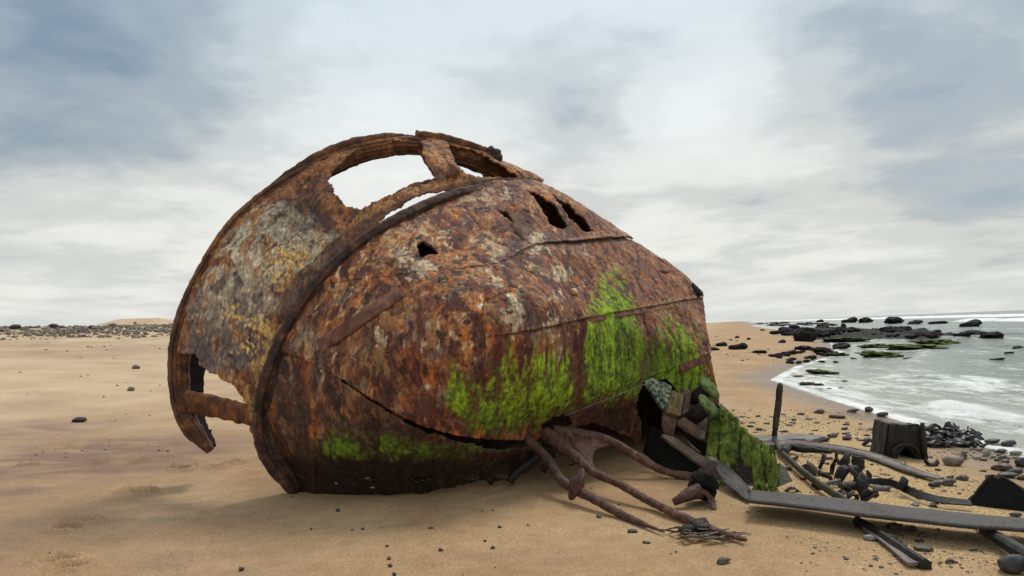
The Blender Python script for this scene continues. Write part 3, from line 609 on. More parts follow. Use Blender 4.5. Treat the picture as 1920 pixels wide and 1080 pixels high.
    return np.concatenate([np.clip(c, 0.004, 0.9), np.clip(rough, .2, 1)[:, None]], 1), mm

RC = np.array([
 [(935, 350, 8.60), (1005, 350, 9.0), (1100, 403, 9.4), (1190, 460, 9.7), (1260, 505, 9.9), (1312, 552, 9.9)],
 [(850, 376, 8.15), (960, 405, 8.1), (1065, 450, 8.4), (1155, 490, 8.8), (1240, 530, 9.2), (1316, 580, 9.5)],
 [(720, 438, 7.45), (850, 468, 7.3), (990, 500, 7.4), (1110, 540, 8.0), (1220, 570, 8.6), (1320, 612, 9.1)],
 [(622, 522, 7.15), (780, 545, 6.75), (950, 560, 6.75), (1090, 595, 7.4), (1215, 625, 8.2), (1326, 650, 8.8)],
 [(545, 620, 7.00), (720, 640, 6.50), (910, 640, 6.45), (1075, 665, 7.2), (1210, 680, 8.1), (1334, 690, 8.7)],
 [(505, 730, 6.95), (680, 740, 6.50), (880, 735, 6.5), (1065, 735, 7.2), (1210, 725, 8.1), (1342, 730, 8.8)],
 [(500, 820, 7.05), (660, 840, 6.65), (870, 825, 6.7), (1050, 800, 7.5), (1210, 775, 8.3), (1350, 775, 8.9)],
 [(560, 920, 7.20), (690, 930, 6.95), (860, 922, 7.0), (1040, 890, 7.7), (1210, 838, 8.7), (1350, 812, 9.2)]], float)
CTRL = P(RC[..., 0], RC[..., 1], RC[..., 2])
b0 = CTRL[0]
back1 = b0 + np.array([0.10, 0.75, 0.0]); back1[:, 2] -= 0.28
back2 = b0 + np.array([0.16, 1.35, 0.0]); back2[:, 2] = b0[:, 2] * 0.52
back3 = b0 + np.array([0.10, 1.45, 0.0]); back3[:, 2] = -0.15
ALL = np.concatenate([np.stack([back3, back2, back1]), CTRL])           # 11 rows x 6
HR = np.concatenate([np.linspace(0, 3, 50, endpoint=False), np.linspace(3, 10, 380)]); HC = np.linspace(0, 5, 440)
def surf(ctrl, tr, tc_):
    a = catmull(ctrl, tr); return np.transpose(catmull(np.transpose(a, (1, 0, 2)), tc_), (1, 0, 2))
HS = surf(ALL, HR, HC)                                                   # smooth hull
def normals(S):
    du = np.gradient(S, axis=0); dv = np.gradient(S, axis=1); n = np.cross(du, dv); return n / (np.linalg.norm(n, axis=2, keepdims=True) + 1e-12)
HN = normals(HS)
mid = HN[200, 220]
if mid @ (CAM - HS[200, 220]) < 0: HN = -HN; HFLIP = True
else: HFLIP = False
HPX, HPY, HD = proj(HS)
_front = HS[50:].reshape(-1, 3); _fpx, _fpy = HPX[50:].ravel(), HPY[50:].ravel(); _fn = HN[50:].reshape(-1, 3)
def on_hull(px, py, out=0.0):
    d2 = (_fpx - px) ** 2 + (_fpy - py) ** 2; k = np.argpartition(d2, 9)[:9]; w = 1 / (d2[k] + 0.3); w /= w.sum()
    n = (_fn[k] * w[:, None]).sum(0); n /= np.linalg.norm(n); return (_front[k] * w[:, None]).sum(0) + n * out, n

BIL = [(480, 640), (560, 668), (640, 705), (700, 742), (760, 775), (830, 803), (900, 816), (990, 822), (1100, 800), (1400, 780)]
S1 = [(400, 560), (930, 505), (1000, 467), (1080, 458), (1160, 452), (1260, 462), (1400, 470)]
S2 = [(400, 690), (700, 668), (940, 628), (1110, 597), (1310, 562), (1400, 545)]
S3 = [(400, 860), (1110, 745), (1325, 664), (1400, 636)]
HOLES = [
 [(783, 470), (795, 462), (808, 470), (822, 484), (802, 487), (787, 491), (786, 480)],
 [(984, 364), (1010, 375), (1030, 395), (1056, 432), (1048, 438), (1022, 432), (1011, 408), (1000, 385)],
 [(1031, 375), (1056, 390), (1085, 418), (1106, 444), (1085, 441), (1060, 421), (1045, 401)],
 [(930, 403), (948, 407), (957, 426), (940, 414)],
 [(985, 862), (1010, 842), (1022, 822), (1050, 800), (1110, 792), (1180, 818), (1196, 835), (1202, 800), (1188, 760), (1208, 712), (1252, 710), (1285, 750), (1310, 775), (1320, 760), (1350, 790), (1420, 1000), (960, 1000), (955, 905)],
 [(866, 893), (880, 876), (896, 872), (904, 886), (896, 896), (878, 898)], [(918, 888), (928, 870), (950, 864), (958, 872), (948, 895), (930, 896)], [(684, 890), (702, 891), (700, 895), (686, 894)], [(770, 896), (800, 892), (806, 897), (782, 901)],
 [(1008, 790), (1030, 776), (1060, 770), (1068, 790), (1040, 806), (1012, 812)],
]
def build_hull():
    w0 = HS.reshape(-1, 3); n0 = HN.reshape(-1, 3); px, py = HPX.ravel(), HPY.ravel()
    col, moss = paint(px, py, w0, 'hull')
    d = 0.030 * fbm(w0 * 1.5, 2, 201) + 0.004 * fbm(w0 * np.array([8, 8, 3]), 2, 211)
    ck = np.abs(fbm(w0 * np.array([1.7, 1.7, 1.3]), 4, 401)); d = d - 0.012 * (1 - sstep(0.004, 0.018, ck)) * sstep(.12, .3, fbm(w0 * 1.1, 2, 405))
    for (xa, ya, xb, yb) in SLITS:
        tt = np.clip(((px - xa) * (xb - xa) + (py - ya) * (yb - ya)) / ((xb - xa) ** 2 + (yb - ya) ** 2), 0, 1)
        d = d - 0.02 * np.exp(-((px - xa - tt * (xb - xa)) ** 2 + (py - ya - tt * (yb - ya)) ** 2) / 7.0)
    fl = fbm(w0 * 3.6, 4, 231); d = d + 0.007 * sstep(0.02, 0.05, fl) + 0.008 * sstep(0.22, 0.25, fl)           # flaking layers of scale
    fl2 = fbm(w0 * np.array([6, 6, 4]), 4, 236); d = d + 0.004 * sstep(0.16, 0.19, fl2)
    for x0, lean in ((1070, .05), (1122, .1), (1205, .2), (1262, .25), (985, 0.0), (905, 0), (820, -.03), (730, -.08)):    # frames telegraph through the plating
        d = d - 0.018 * np.exp(-(((px - x0 - lean * (py - 600)) / 8.0) ** 2)) * sstep(440, 560, py)
    d = d + moss * 0.005
    rib = gauss(px, py, 758, 690, 26, 44) * np.sin((px - 0.55 * py) * 0.42) * 0.014; d = d + rib
    w1 = w0 + n0 * d[:, None]
    nr, nc = HS.shape[:2]; faces = grid_faces(nr, nc)
    if not HFLIP: pass
    fc = lambda a: a[faces].mean(1)
    wf = w0[faces].mean(1); jx = 5 * fbm(wf * 7, 3, 251); jy = 5 * fbm(wf * 7, 3, 261)
    fx, fy = fc(px), fc(py); isfront = (faces[:, 0] // nc) >= 50
    fxj, fyj = fx + jx, fy + jy
    keep = np.ones(len(faces), bool)
    for h in HOLES: keep &= ~(inpoly(fxj, fyj, h) & isfront)
    by = polyline_y(fx, BIL); wdt = np.interp(fx, [600, 640, 720, 800, 900, 960, 1000], [0, 3, 8, 15, 20, 17, 6]) * np.clip(1 + 1.1 * fbm(wf * np.array([4, 4, 1]), 3, 255), .25, 1.7)
    keep &= ~((fy + 0.5 * jy > by) & (fy + 0.5 * jy < by + wdt) & isfront & (fx < 1010))
    bot = polyline_y(fx, [(480, 1000), (590, 940), (640, 921), (700, 924), (760, 921), (800, 924), (858, 911), (900, 900), (950, 899), (1000, 860)]) + 7 * fbm(wf * np.array([7, 7, 7]), 3, 257)
    keep &= ~((fy > bot) & isfront & (fx < 985))
    keep &= ~(~isfront & (wf[:, 2] < 0.30 + 0.08 * fbm(wf * 3, 2, 259)) & (wf[:, 0] < -0.1))
    # classify plates
    pid = np.zeros(len(faces), int)                              # 0 back
    y1, y2, y3 = polyline_y(fx, S1), polyline_y(fx, S2), polyline_y(fx, S3); sx, sy = fx + 0.4 * jx, fy + 0.4 * jy
    lean = 0.12 * (fy - 600)
    pid[isfront] = 1                                             # top strake
    up = isfront & (sy > y1); pid[up & (sx < 840)] = 2; pid[up & (sx >= 840) & (sx - lean < 1072)] = 3; pid[up & (sx - lean >= 1072)] = 4
    mdl = isfront & (sy > y2); pid[mdl & (sx < 790)] = 5; pid[mdl & (sx >= 790) & (sx - lean < 1080)] = 6; pid[mdl & (sx - lean >= 1080) & (sx - lean < 1205)] = 7; pid[mdl & (sx - lean >= 1205)] = 8
    pid[isfront & (sy > y3) & (sx > 1085)] = 9
    bl = isfront & (sy > by); pid[bl & (sx < 595)] = 10; pid[bl & (sx >= 595) & (sx < 1085)] = 11
    offs = {0: 0, 1: .040, 2: .036, 3: .034, 4: .026, 5: .036, 6: .016, 7: .004, 8: .012, 9: -.014, 10: -.004, 11: -.01}
    labels = {0: 'hidden far side plating', 1: 'top strake plate with two torn openings', 2: 'orange plate behind the ring with a torn hole', 4: 'reddish brown plate near the broken end', 6: 'wide plate streaked with bright green moss', 7: 'plate hung with vertical moss streaks', 11: 'dark lower plate below the long split', 10: 'dark red plate beside the ring'}
    for k in range(12):
        fsel = faces[keep & (pid == k)]
        if not len(fsel): continue
        used, inv = np.unique(fsel, return_inverse=True); fsel = inv.reshape(fsel.shape)
        o_ = offs[k] * np.ones(len(used))
        if k == 6: o_ = o_ + 0.020 * (1 - sstep(880, 980, px[used]))
        if k == 1: o_ = o_ + 0.018 * sstep(960, 1020, px[used])
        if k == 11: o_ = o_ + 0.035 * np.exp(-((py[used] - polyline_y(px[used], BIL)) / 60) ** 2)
        if k in (5, 6): o_ = o_ + 0.012 * np.exp(-((py[used] - polyline_y(px[used], BIL)) / 16) ** 2) * sstep(620, 720, px[used]) * (1 - sstep(960, 1010, px[used]))
        v = w1[used] + n0[used] * o_[:, None]
        if HFLIP: fsel = fsel[:, ::-1]
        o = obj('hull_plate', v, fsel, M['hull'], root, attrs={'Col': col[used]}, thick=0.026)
        if k in labels: o['label'] = labels[k]
build_hull()

R0 = np.array([(383, 852, 7.5), (336, 785, 7.55), (322, 692, 7.6), (336, 602, 7.65), (376, 508, 7.75), (441, 411, 7.85), (541, 332, 8.0), (660, 277, 8.25), (775, 259, 8.6), (890, 283, 9.0), (965, 321, 9.4), (1012, 351, 9.6)], float)
C1 = np.array([(560, 918, 7.2), (508, 850, 7.05), (497, 780, 7.0), (510, 710, 6.95), (542, 630, 7.0), (595, 545, 7.1), (668, 472, 7.3), (746, 421, 7.55), (832, 380, 8.0), (912, 358, 8.5), (975, 349, 8.9), (1015, 352, 9.1)], float)
R0w, C1w = P(*R0.T), P(*C1.T)
def build_bulwark():
    nt_, nc = 520, 110; t = np.linspace(0, 11, nt_); A_, B_ = catmull(R0w, t), catmull(C1w, t)
    k = np.linspace(0, 1, nc)[None, :, None]; S = A_[:, None] * (1 - k) + B_[:, None] * k
    n = normals(S)
    if n[200, 50] @ (CAM - S[200, 50]) < 0: n = -n; flip = True
    else: flip = False
    S = S + n * (0.10 * np.sin(np.pi * k)); px, py, _ = proj(S); px, py = px.ravel(), py.ravel()
    w0 = S.reshape(-1, 3); nn = n.reshape(-1, 3)
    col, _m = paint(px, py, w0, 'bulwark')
    kk = np.broadcast_to(k[..., 0], S.shape[:2]).ravel()
    d = 0.026 * fbm(w0 * 2.2, 3, 301) + 0.006 * fbm(w0 * 11, 3, 311) + 0.003 * fbm(w0 * 36, 2, 321)
    fl = fbm(w0 * 3.2, 4, 331); d = d + 0.012 * sstep(0.05, 0.08, fl) + 0.010 * sstep(0.25, 0.28, fl)
    d = d - 0.05 * gauss(px, py, 580, 400, 40, 36)
    ck = np.abs(fbm(w0 * 1.3, 4, 177)); d = d - 0.008 * (1 - sstep(0.005, 0.02, ck))
    bandmask = sstep(0.83, 0.86, kk + 0.03 * fbm(w0 * 6, 3, 341)); orange_edge = sstep(0.22, 0.05, kk)
    col[:, :3] = lerp(col[:, :3], [.26, .11, .035], orange_edge * np.clip(0.6 + fbm(w0 * 5, 3, 345), 0, 1) * 0.8)
    faces = grid_faces(nt_, nc); wf = w0[faces].mean(1); fx, fy = px[faces].mean(1) + 6 * fbm(wf * 9, 3, 351), py[faces].mean(1) + 6 * fbm(wf * 9, 3, 361)
    keep = np.ones(len(faces), bool)
    for h in BHOLES: keep &= ~inpoly(fx, fy, h)
    isband = bandmask[faces].mean(1) > 0.5
    for sel, nm, off, lab in ((keep & ~isband, 'bulwark_plate', 0.0, 'thin bulwark sheet with grey flaking paint and yellow lichen'), (keep & isband, 'doubling_band', 0.028, 'dark rusty band beside the ring')):
        f = faces[sel]; used, inv = np.unique(f, return_inverse=True); f = inv.reshape(f.shape); c = col[used].copy()
        if nm == 'doubling_band':
            g = np.clip(0.72 - sstep(0.2, 0.5, fbm(w0[used] * 4, 3, 371)) * 0.6, 0, 1); lic = sstep(560, 640, py[used]) * (1 - sstep(770, 800, py[used])) * sstep(-.1, .3, fbm(w0[used] * 9, 3, 375))
            c[:, :3] = lerp(c[:, :3], [.085, .036, .026], g * (1 - lic)); c[:, :3] = lerp(c[:, :3], [.50, .30, .09], lic * 0.75)
        if flip: f = f[:, ::-1]
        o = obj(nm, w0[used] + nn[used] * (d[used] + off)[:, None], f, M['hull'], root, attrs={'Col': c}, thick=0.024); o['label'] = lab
BHOLES = [
 [(612, 338), (650, 300), (690, 270), (788, 262), (793, 292), (804, 315), (818, 338), (800, 346), (768, 353), (740, 366), (718, 374), (704, 380), (690, 391), (668, 394), (648, 388), (630, 366), (622, 348)],
 [(836, 270), (900, 290), (950, 318), (985, 345), (935, 334), (895, 335), (872, 327), (852, 308)],
 [(700, 432), (720, 410), (768, 381), (800, 366), (838, 360), (844, 367), (800, 381), (760, 401), (728, 420)],
 [(300, 668), (372, 661), (378, 680), (396, 698), (436, 716), (455, 742), (474, 768), (478, 800), (484, 830), (500, 862), (552, 930), (300, 940)],
]
build_bulwark()

def toward(path): d = CAM - path; return d / np.linalg.norm(d, axis=1)[:, None]
def bar_profile(w, h, grooves=1, k=22):
    a = np.linspace(0, 2 * np.pi, k, endpoint=False); x = w * np.cos(a) * (1 - 0.0 * a); y = h * np.sin(a)
    if grooves: y = y - np.where(np.sin(a) > 0.2, 0.30 * h * np.exp(-((x - 0.1 * w) / (0.22 * w)) ** 2), 0)
    return np.stack([x, y], 1)
def rail_profile(w, h, k=44):
    a = np.linspace(0, 2 * np.pi, k, endpoint=False); x = w * np.cos(a); y = h * np.sin(a)
    g = sum(dp * np.exp(-((x - c * w) / (.07 * w)) ** 2) for c, dp in ((-.55, .30), (-.1, .20), (.35, .38), (.7, .25)))
    return np.stack([x, y - np.where(np.sin(a) > 0, g * h, 0)], 1)
def build_rims():
    # rail: half-round bar round the bulwark top, running on along the upper edge of the hull
    rq = R0.copy(); dv = np.array([760, 640]) - rq[:, :2]; rq[:, :2] += dv / np.linalg.norm(dv, axis=1)[:, None] * 13; pts = np.concatenate([P(*rq.T), P(*np.array([(1050, 373, 9.25), (1100, 401, 9.38), (1160, 438, 9.6)], float).T)])
    t = np.linspace(0.0, len(pts) - 1, 420); path = catmull(pts, t)
    nz = fbm(xy3(t * 2.2, 0), 3, 401); path[:, 2] += 0.012 * nz
    sc_ = np.interp(t, [0, 0.6, 3, 8, 10, 11, 12, 14], [0.45, 0.95, 1.2, 1.05, .9, .62, .45, .25]) * (1 + 0.06 * fbm(xy3(t * 3.0, 5), 3, 411))
    v, f = sweep(path, rail_profile(0.105, 0.085), up=toward(path), scale=sc_, rough=0.016, seed=421, nscale=10, twist=0.25 * fbm(xy3(t * 1.2, 8), 2, 423)); obj('rail', v, f, M['rim'], root)['label'] = 'heavy rounded rail along the outer edge'
    # second lamination of the rail, split off it in places
    t2 = np.linspace(5.55, 8.1, 90); path = catmull(R0w, t2); path = path + (C1w[7] - R0w[7]) * 0.0 + np.array([0, -0.03, 0.055])[None] * np.sin(np.linspace(0, np.pi, 90))[:, None]
    v, f = sweep(path, bar_profile(0.05, 0.035, 0, 12), up=toward(path), rough=0.02, seed=431, scale=0.6 + 0.4 * np.sin(np.linspace(0, np.pi, 90))); obj('split_layer', v, f, M['rim'], root)
    t2 = np.linspace(8.05, 9.3, 60); path = catmull(R0w, t2) + np.array([0, -0.03, 0.05])
    v, f = sweep(path, bar_profile(0.05, 0.03, 0, 12), up=toward(path), rough=0.02, seed=432); obj('split_layer', v, f, M['rim'], root)
    # inner flange of the rail, seen through the openings
    RF = np.array([(408, 836, 7.85), (388, 792, 7.9), (381, 735, 7.95), (386, 680, 8.0), (400, 600, 8.1), (438, 510, 8.2), (495, 430, 8.3), (585, 355, 8.5), (682, 306, 8.75), (785, 291, 9.05), (878, 318, 9.45), (948, 346, 9.75), (1005, 362, 9.9)], float)
    R0x = np.array([(392, 845, 7.52), (352, 785, 7.57), (340, 692, 7.62), (352, 602, 7.67), (390, 512, 7.77), (455, 420, 7.87), (552, 343, 8.02), (665, 288, 8.27), (775, 271, 8.62), (886, 293, 9.02), (958, 329, 9.42), (1008, 356, 9.62)], float)
    RFw = P(*RF.T); RFw = np.delete(RFw, 3, 0) if len(RFw) > 12 else RFw
    t = np.linspace(0, 11, 300); tt0 = t[:, None] + 0.55 * np.abs(fbm(xy3(np.arange(18) * .33, 3), 3, 449))[None] * np.clip(1 - t / 2.0, 0, 1)[:, None]; a = catmull(P(*R0x.T), t); b = catmull(RFw, t); k = np.linspace(0, 1, 18)[None, :, None]; b = a + (b - a) * np.interp(t, [0, 9.6, 10.8, 11], [1, 1, .15, .02])[:, None]; S = a[:, None] * (1 - k) + b[:, None] * k
    jag = 0.05 * fbm(xy3(t * 4, 0), 4, 441) + 0.02 * fbm(xy3(t * 18, 0), 2, 445); S = S + (S[:, -1:] - S[:, :1]) * (k * jag[:, None, None] * 3.0)
    S = np.stack([catmull(S[:, j_], tt0[:, j_] / 11 * 299) for j_ in range(18)], 1)
    S = S + (0.012 * fbm(S.reshape(-1, 3) * 8, 3, 451)).reshape(*S.shape[:2], 1)
    obj('flange', S.reshape(-1, 3), grid_faces(300, 18), M['iron_shade'], root, thick=0.03)['label'] = 'dark inner flange of the rail'
    # torn lip hanging at the flange's lower end
    tip = P(np.array([388, 392, 400]), np.array([838, 845, 838]), np.array([7.7, 7.8, 7.86]))
    # the ring: two ribs side by side between bulwark and hull
    t = np.linspace(0.0, 9.25, 380); base = catmull(C1w, t); side = np.cross(np.gradient(base, axis=0), toward(base)); side /= np.linalg.norm(side, axis=1)[:, None]
    for off, w, h, nm, m_ in ((-0.045, 0.066, 0.075, 481, 'ring'), (0.055, 0.055, 0.055, 482, 'rib'),):
        p2 = base + side * off + toward(base) * 0.03
        s2 = (1 + 0.12 * fbm(xy3(t * 3, nm), 3, nm)) * np.interp(t, [0, .4, 7.4, 9.0, 9.25], [.8, 1, 1, .85, .7])
        v, f = sweep(p2, rail_profile(w * 1.08, h, 36), up=toward(base), scale=s2, rough=0.014, seed=nm, nscale=11, twist=0.3 * fbm(xy3(t * 1.3, nm), 2, nm)); obj('rib', v, f, M[m_], root)
    # lower bulwark strut and upper stanchion
    st_ = smooth_path(P(*np.array([(336, 752, 7.58), (372, 757, 7.5), (420, 766, 7.3), (478, 782, 7.05)], float).T), 40)
    v, f = sweep(st_, np.array([[-.03, -.11], [.03, -.11], [.035, -.02], [.055, .08], [.0, .115], [-.04, .09]]), scale=np.linspace(1.12, .92, 40), rough=0.03, seed=501, nscale=9); obj('strut', v, f, M['rustbeam'], root)
    st_ = smooth_path(P(*np.array([(795, 272, 8.60), (818, 305, 8.45), (846, 336, 8.22)], float).T), 40)
    v, f = sweep(st_, np.array([[-.125, -.03], [.11, -.03], [.125, .04], [.045, .025], [.02, .06], [-.04, .05], [-.06, .02], [-.125, .035]]), up=toward(st_), scale=np.linspace(.85, 1.1, 40), rough=0.03, seed=503, nscale=8); obj('stanchion', v, f, M['rustbeam'], root)
    kn = smooth_path(P(*np.array([(838, 340, 8.22), (805, 347, 8.15), (770, 355, 8.0), (735, 372, 7.85), (700, 388, 7.75)], float).T), 40)
    v, f = sweep(kn, circ(.055, 9, .05), up=toward(kn), rough=0.04, seed=505, nscale=12, scale=np.linspace(1.2, .8, 40)); obj('crusted_edge', v, f, M['rustbeam'], root)
    # hanging rag of metal in the small opening
    hg = smooth_path(P(*np.array([(893, 308, 9.25), (898, 318, 9.25), (907, 322, 9.2), (912, 334, 9.15)], float).T), 14)
    v, f = sweep(hg, rect(.07, .02), up=toward(hg), rough=.012); obj('metal_rag', v, f, M['rim'], root)
    # barnacle knot on the rail
    for i, (x, y, r) in enumerate(((921, 281, .055), (931, 287, .06), (926, 293, .05), (935, 295, .055), (918, 289, .045))):
        bm = bmesh.new(); bmesh.ops.create_icosphere(bm, subdivisions=2, radius=r); vv = np.array([q.co[:] for q in bm.verts]); ff = [[q.index for q in p.verts] for p in bm.faces]; bm.free()
        vv = vv * (1 + 0.3 * pn(vv * 20 + i * 3, 9))[:, None] + P(x, y, 9.05); obj('rust_lump', vv, ff, M['rib'], root)
    # doubling strips riveted diagonally on the hull, and battens along the seams
    def strip(pts, w, th, mat, nm, seed, n=50, out=0.03, taper=True):
        pw = []; nn = []
        for q in smooth_path(np.array(pts, float), n):
            p, n_ = on_hull(q[0], q[1], out); pw.append(p); nn.append(n_)
        pw, nn = np.array(pw), np.array(nn)
        for _ in range(3): pw[1:-1] = (pw[:-2] + pw[1:-1] * 2 + pw[2:]) / 4
        sc2 = (1 + .12 * fbm(xy3(np.linspace(0, 6, n), seed), 3, seed))
        pr = np.array([[-w, -th], [w, -th], [w, th * .6], [w * .7, th], [-w * .7, th], [-w, th * .6]]); v, f = sweep(pw, pr, up=nn, scale=sc2, rough=th * .8, seed=seed, nscale=12); o = obj(nm, v, f, mat, root); return o
    strip([(607, 653), (660, 620), (710, 585), (756, 556)], 0.080, 0.016, M['strap'], 'doubling_strip', 511, out=0.066)['label'] = 'rusty strip running diagonally near the ring'
    strip([(1118, 462), (1150, 460), (1185, 470), (1225, 486), (1262, 508)], 0.03, 0.03, M['rim'], 'batten', 513, out=0.02)
    strip([(1212, 510), (1245, 512), (1280, 515), (1300, 532)], 0.028, 0.03, M['rim'], 'batten', 515, out=0.02)
    strip([(560, 652), (640, 684), (700, 715), (770, 752)], 0.085, 0.010, M['rim'], 'doubling_strip', 519, out=0.022)['label'] = 'rusty strip along the upper lip of the split'
    strip([(985, 622), (1050, 609), (1110, 598), (1210, 582), (1308, 566)], 0.052, 0.012, M['strap'], 'butt_strap', 527, n=80, out=0.030)['label'] = 'long horizontal strap riveted across the plates'
    strip([(1272, 690), (1300, 680), (1328, 667)], 0.05, 0.014, M['strap'], 'butt_strap', 529, n=24, out=0.020)
    strip([(905, 395), (880, 392), (845, 400)], 0.05, 0.02, M['rim'], 'rust_flake', 523, n=16, out=0.05)
    # torn flap of plate at the broken end
    fl = P(*np.array([(1300, 530, 9.6), (1309, 538, 9.55), (1319, 552, 9.5), (1312, 557, 9.5), (1305, 548, 9.55)], float).T); v, f = prism(fl, (0.3, -0.9, 0.2), 0.05); obj('torn_flap', v, f, M['black'], root)
    # pieces of frame hanging below the split
    for pts, r in (([(905, 872, 6.98), (912, 888, 7.05), (922, 904, 7.12)], .03), ([(1035, 850, 7.3), (1028, 866, 7.3), (1018, 884, 7.25)], .03), ([(955, 902, 7.1), (975, 882, 7.15), (1003, 862, 7.2), (1030, 838, 7.3)], .035)):
        pt = smooth_path(P(*np.array(pts, float).T), 30); v, f = sweep(pt, circ(r, 8, r * 1.3), rough=.03, seed=531, nscale=9); obj('frame_bar', v, f, M['black'], root)
    # unseen deck closing the ring, added to keep the hull interior dark
    loop = np.concatenate([catmull(C1w, np.linspace(0, 9.3, 60)), ALL[2::-1, 0]]); c = loop.mean(0); v = np.concatenate([loop, [c]]) + np.array([0.12, 0.10, 0]); n = len(loop)
    obj('added_deck', v, [[i, (i + 1) % n, n] for i in range(n)], M['rib'], root, smooth=False, thick=0.03)
    loop = np.concatenate([CTRL[::-1, 5], ALL[2::-1, 5]]) + np.array([-0.12, 0.05, 0]); c = loop.mean(0); v = np.concatenate([loop, [c]]); n = len(loop)
    obj('added_bulkhead', v, [[i, (i + 1) % n, n] for i in range(n)], M['rib'], root, smooth=False, thick=0.03)  # unseen end wall, added so the hull openings stay dark
    for (x, y, s_) in ((690, 893, .03), (633, 903, .016), (668, 904, .018), (558, 916, .02), (699, 911, .022)):       # bleached shell scars
        p, n_ = on_hull(x, y, 0.02); v, f = sweep(np.array([p + np.array([-s_, 0, 0.003]), p, p + np.array([s_, 0, -0.003])]), circ(.008, 6, .012)); obj('shell', v, f, M['stone_grey'], root)
build_rims()

# ------------------------------------------------------------------ debris beside the wreck
def corrode(o, lv=4, st=.035, ns=.12):
    sm = o.modifiers.new('cuts', 'SUBSURF'); sm.subdivision_type = 'SIMPLE'; sm.levels = sm.render_levels = lv
    tx = bpy.data.textures.get('corrosion') or bpy.data.textures.new('corrosion', 'CLOUDS'); tx.noise_scale = ns; tx.noise_depth = 3
    dm = o.modifiers.new('wear', 'DISPLACE'); dm.texture = tx; dm.texture_coords = 'GLOBAL'; dm.strength = st; dm.mid_level = .5; return o
def single(name, v, f, mat, label, cat, group=None, bev=0, smooth=True):
    o = obj(name, v, f, mat, smooth=smooth); tag(o, label, cat, group)
    if bev: bevel(o, bev)
    return o
def px_path(pts, n): return smooth_path(P(*np.array(pts, float).T), n)

# curved rod with a flange on it
rp = px_path([(985, 818, 7.15), (1005, 838, 7.05), (1028, 862, 6.9), (1046, 892, 6.65), (1068, 912, 6.45), (1110, 934, 6.15), (1160, 962, 5.85), (1205, 982, 5.55), (1246, 998, 5.28)], 90)
r = thing('bent_rod', G(1100, 935), 'brown curved iron rod with a pointed flange round its middle, nearest the wreck', 'iron rod')
v, f = sweep(rp, circ(.043, 14), scale=np.interp(np.linspace(0, 1, 90), [0, .3, .5, .8, 1], [1.1, 1.05, 1.1, .75, .12]), rough=.010, seed=601, nscale=26); obj('shaft', v, f, M['rod'], r)
dc = P(1081, 908, 6.36); ax = 0.90 * _r - 0.40 * _u + 0.10 * _f; ax /= np.linalg.norm(ax)
rot = Vector((0, 0, 1)).rotation_difference(Vector(tuple(ax))).to_matrix()
prof = [(0.0, -.07), (.055, -.055), (.075, -.03), (.145, -.012), (.152, 0), (.145, .012), (.075, .03), (.055, .055), (0.0, .07)]
vv = []; K = 28
for rr, h in prof:
    for k in range(K):
        a = 2 * math.pi * k / K; ex = 1 + 0.06 * math.sin(2 * a + .5); vv.append(rot @ Vector((rr * ex * math.cos(a), rr * ex * math.sin(a), h)))
obj('flange', np.array(vv) + dc, grid_faces(len(prof), K, True), M['rod'], r)

# forked bracket
r = thing('forked_bracket', G(1150, 900), 'rusty forked iron bracket with two long arms reaching from under the hull', 'iron bracket')
a1 = px_path([(1022, 812, 7.3), (1052, 836, 7.15), (1085, 862, 6.95), (1112, 885, 6.75), (1160, 907, 6.45), (1215, 938, 6.1), (1280, 970, 5.65), (1340, 995, 5.3), (1398, 1012, 5.02)], 90)
v, f = sweep(a1, circ(.042, 14), scale=np.interp(np.linspace(0, 1, 90), [0, .2, .38, .42, .47, .75, .85, .88, 1], [1.9, 1.4, .95, 1.12, .92, .85, .95, .75, .42]), rough=.011, seed=611, nscale=24); obj('long_arm', v, f, M['fork'], r)
a2 = px_path([(1035, 806, 7.35), (1090, 814, 7.4), (1140, 826, 7.45), (1185, 850, 7.4), (1225, 874, 7.3), (1268, 890, 7.2), (1302, 896, 7.1)], 70)
v, f = sweep(a2, circ(.045, 14), scale=np.interp(np.linspace(0, 1, 70), [0, .3, .6, 1], [1.3, 1.2, .95, .8]), rough=.011, seed=613, nscale=24); obj('short_arm', v, f, M['fork'], r)
wp = [(1022, 806, 7.3), (1070, 806, 7.36), (1118, 815, 7.42), (1158, 832, 7.44), (1132, 836, 7.36), (1114, 848, 7.2), (1112, 868, 6.98), (1124, 892, 6.72), (1104, 882, 6.82), (1070, 856, 7.05), (1040, 832, 7.2)]
wpp = P(*np.array(wp, float).T); wpp = np.concatenate([catmull(np.concatenate([wpp, wpp[:1]]), np.linspace(0, 11, 45)[:-1])])
v, f = prism(wpp, (0.2, -0.75, 0.6), .05); obj('web', v, f, M['fork'], r, smooth=False)

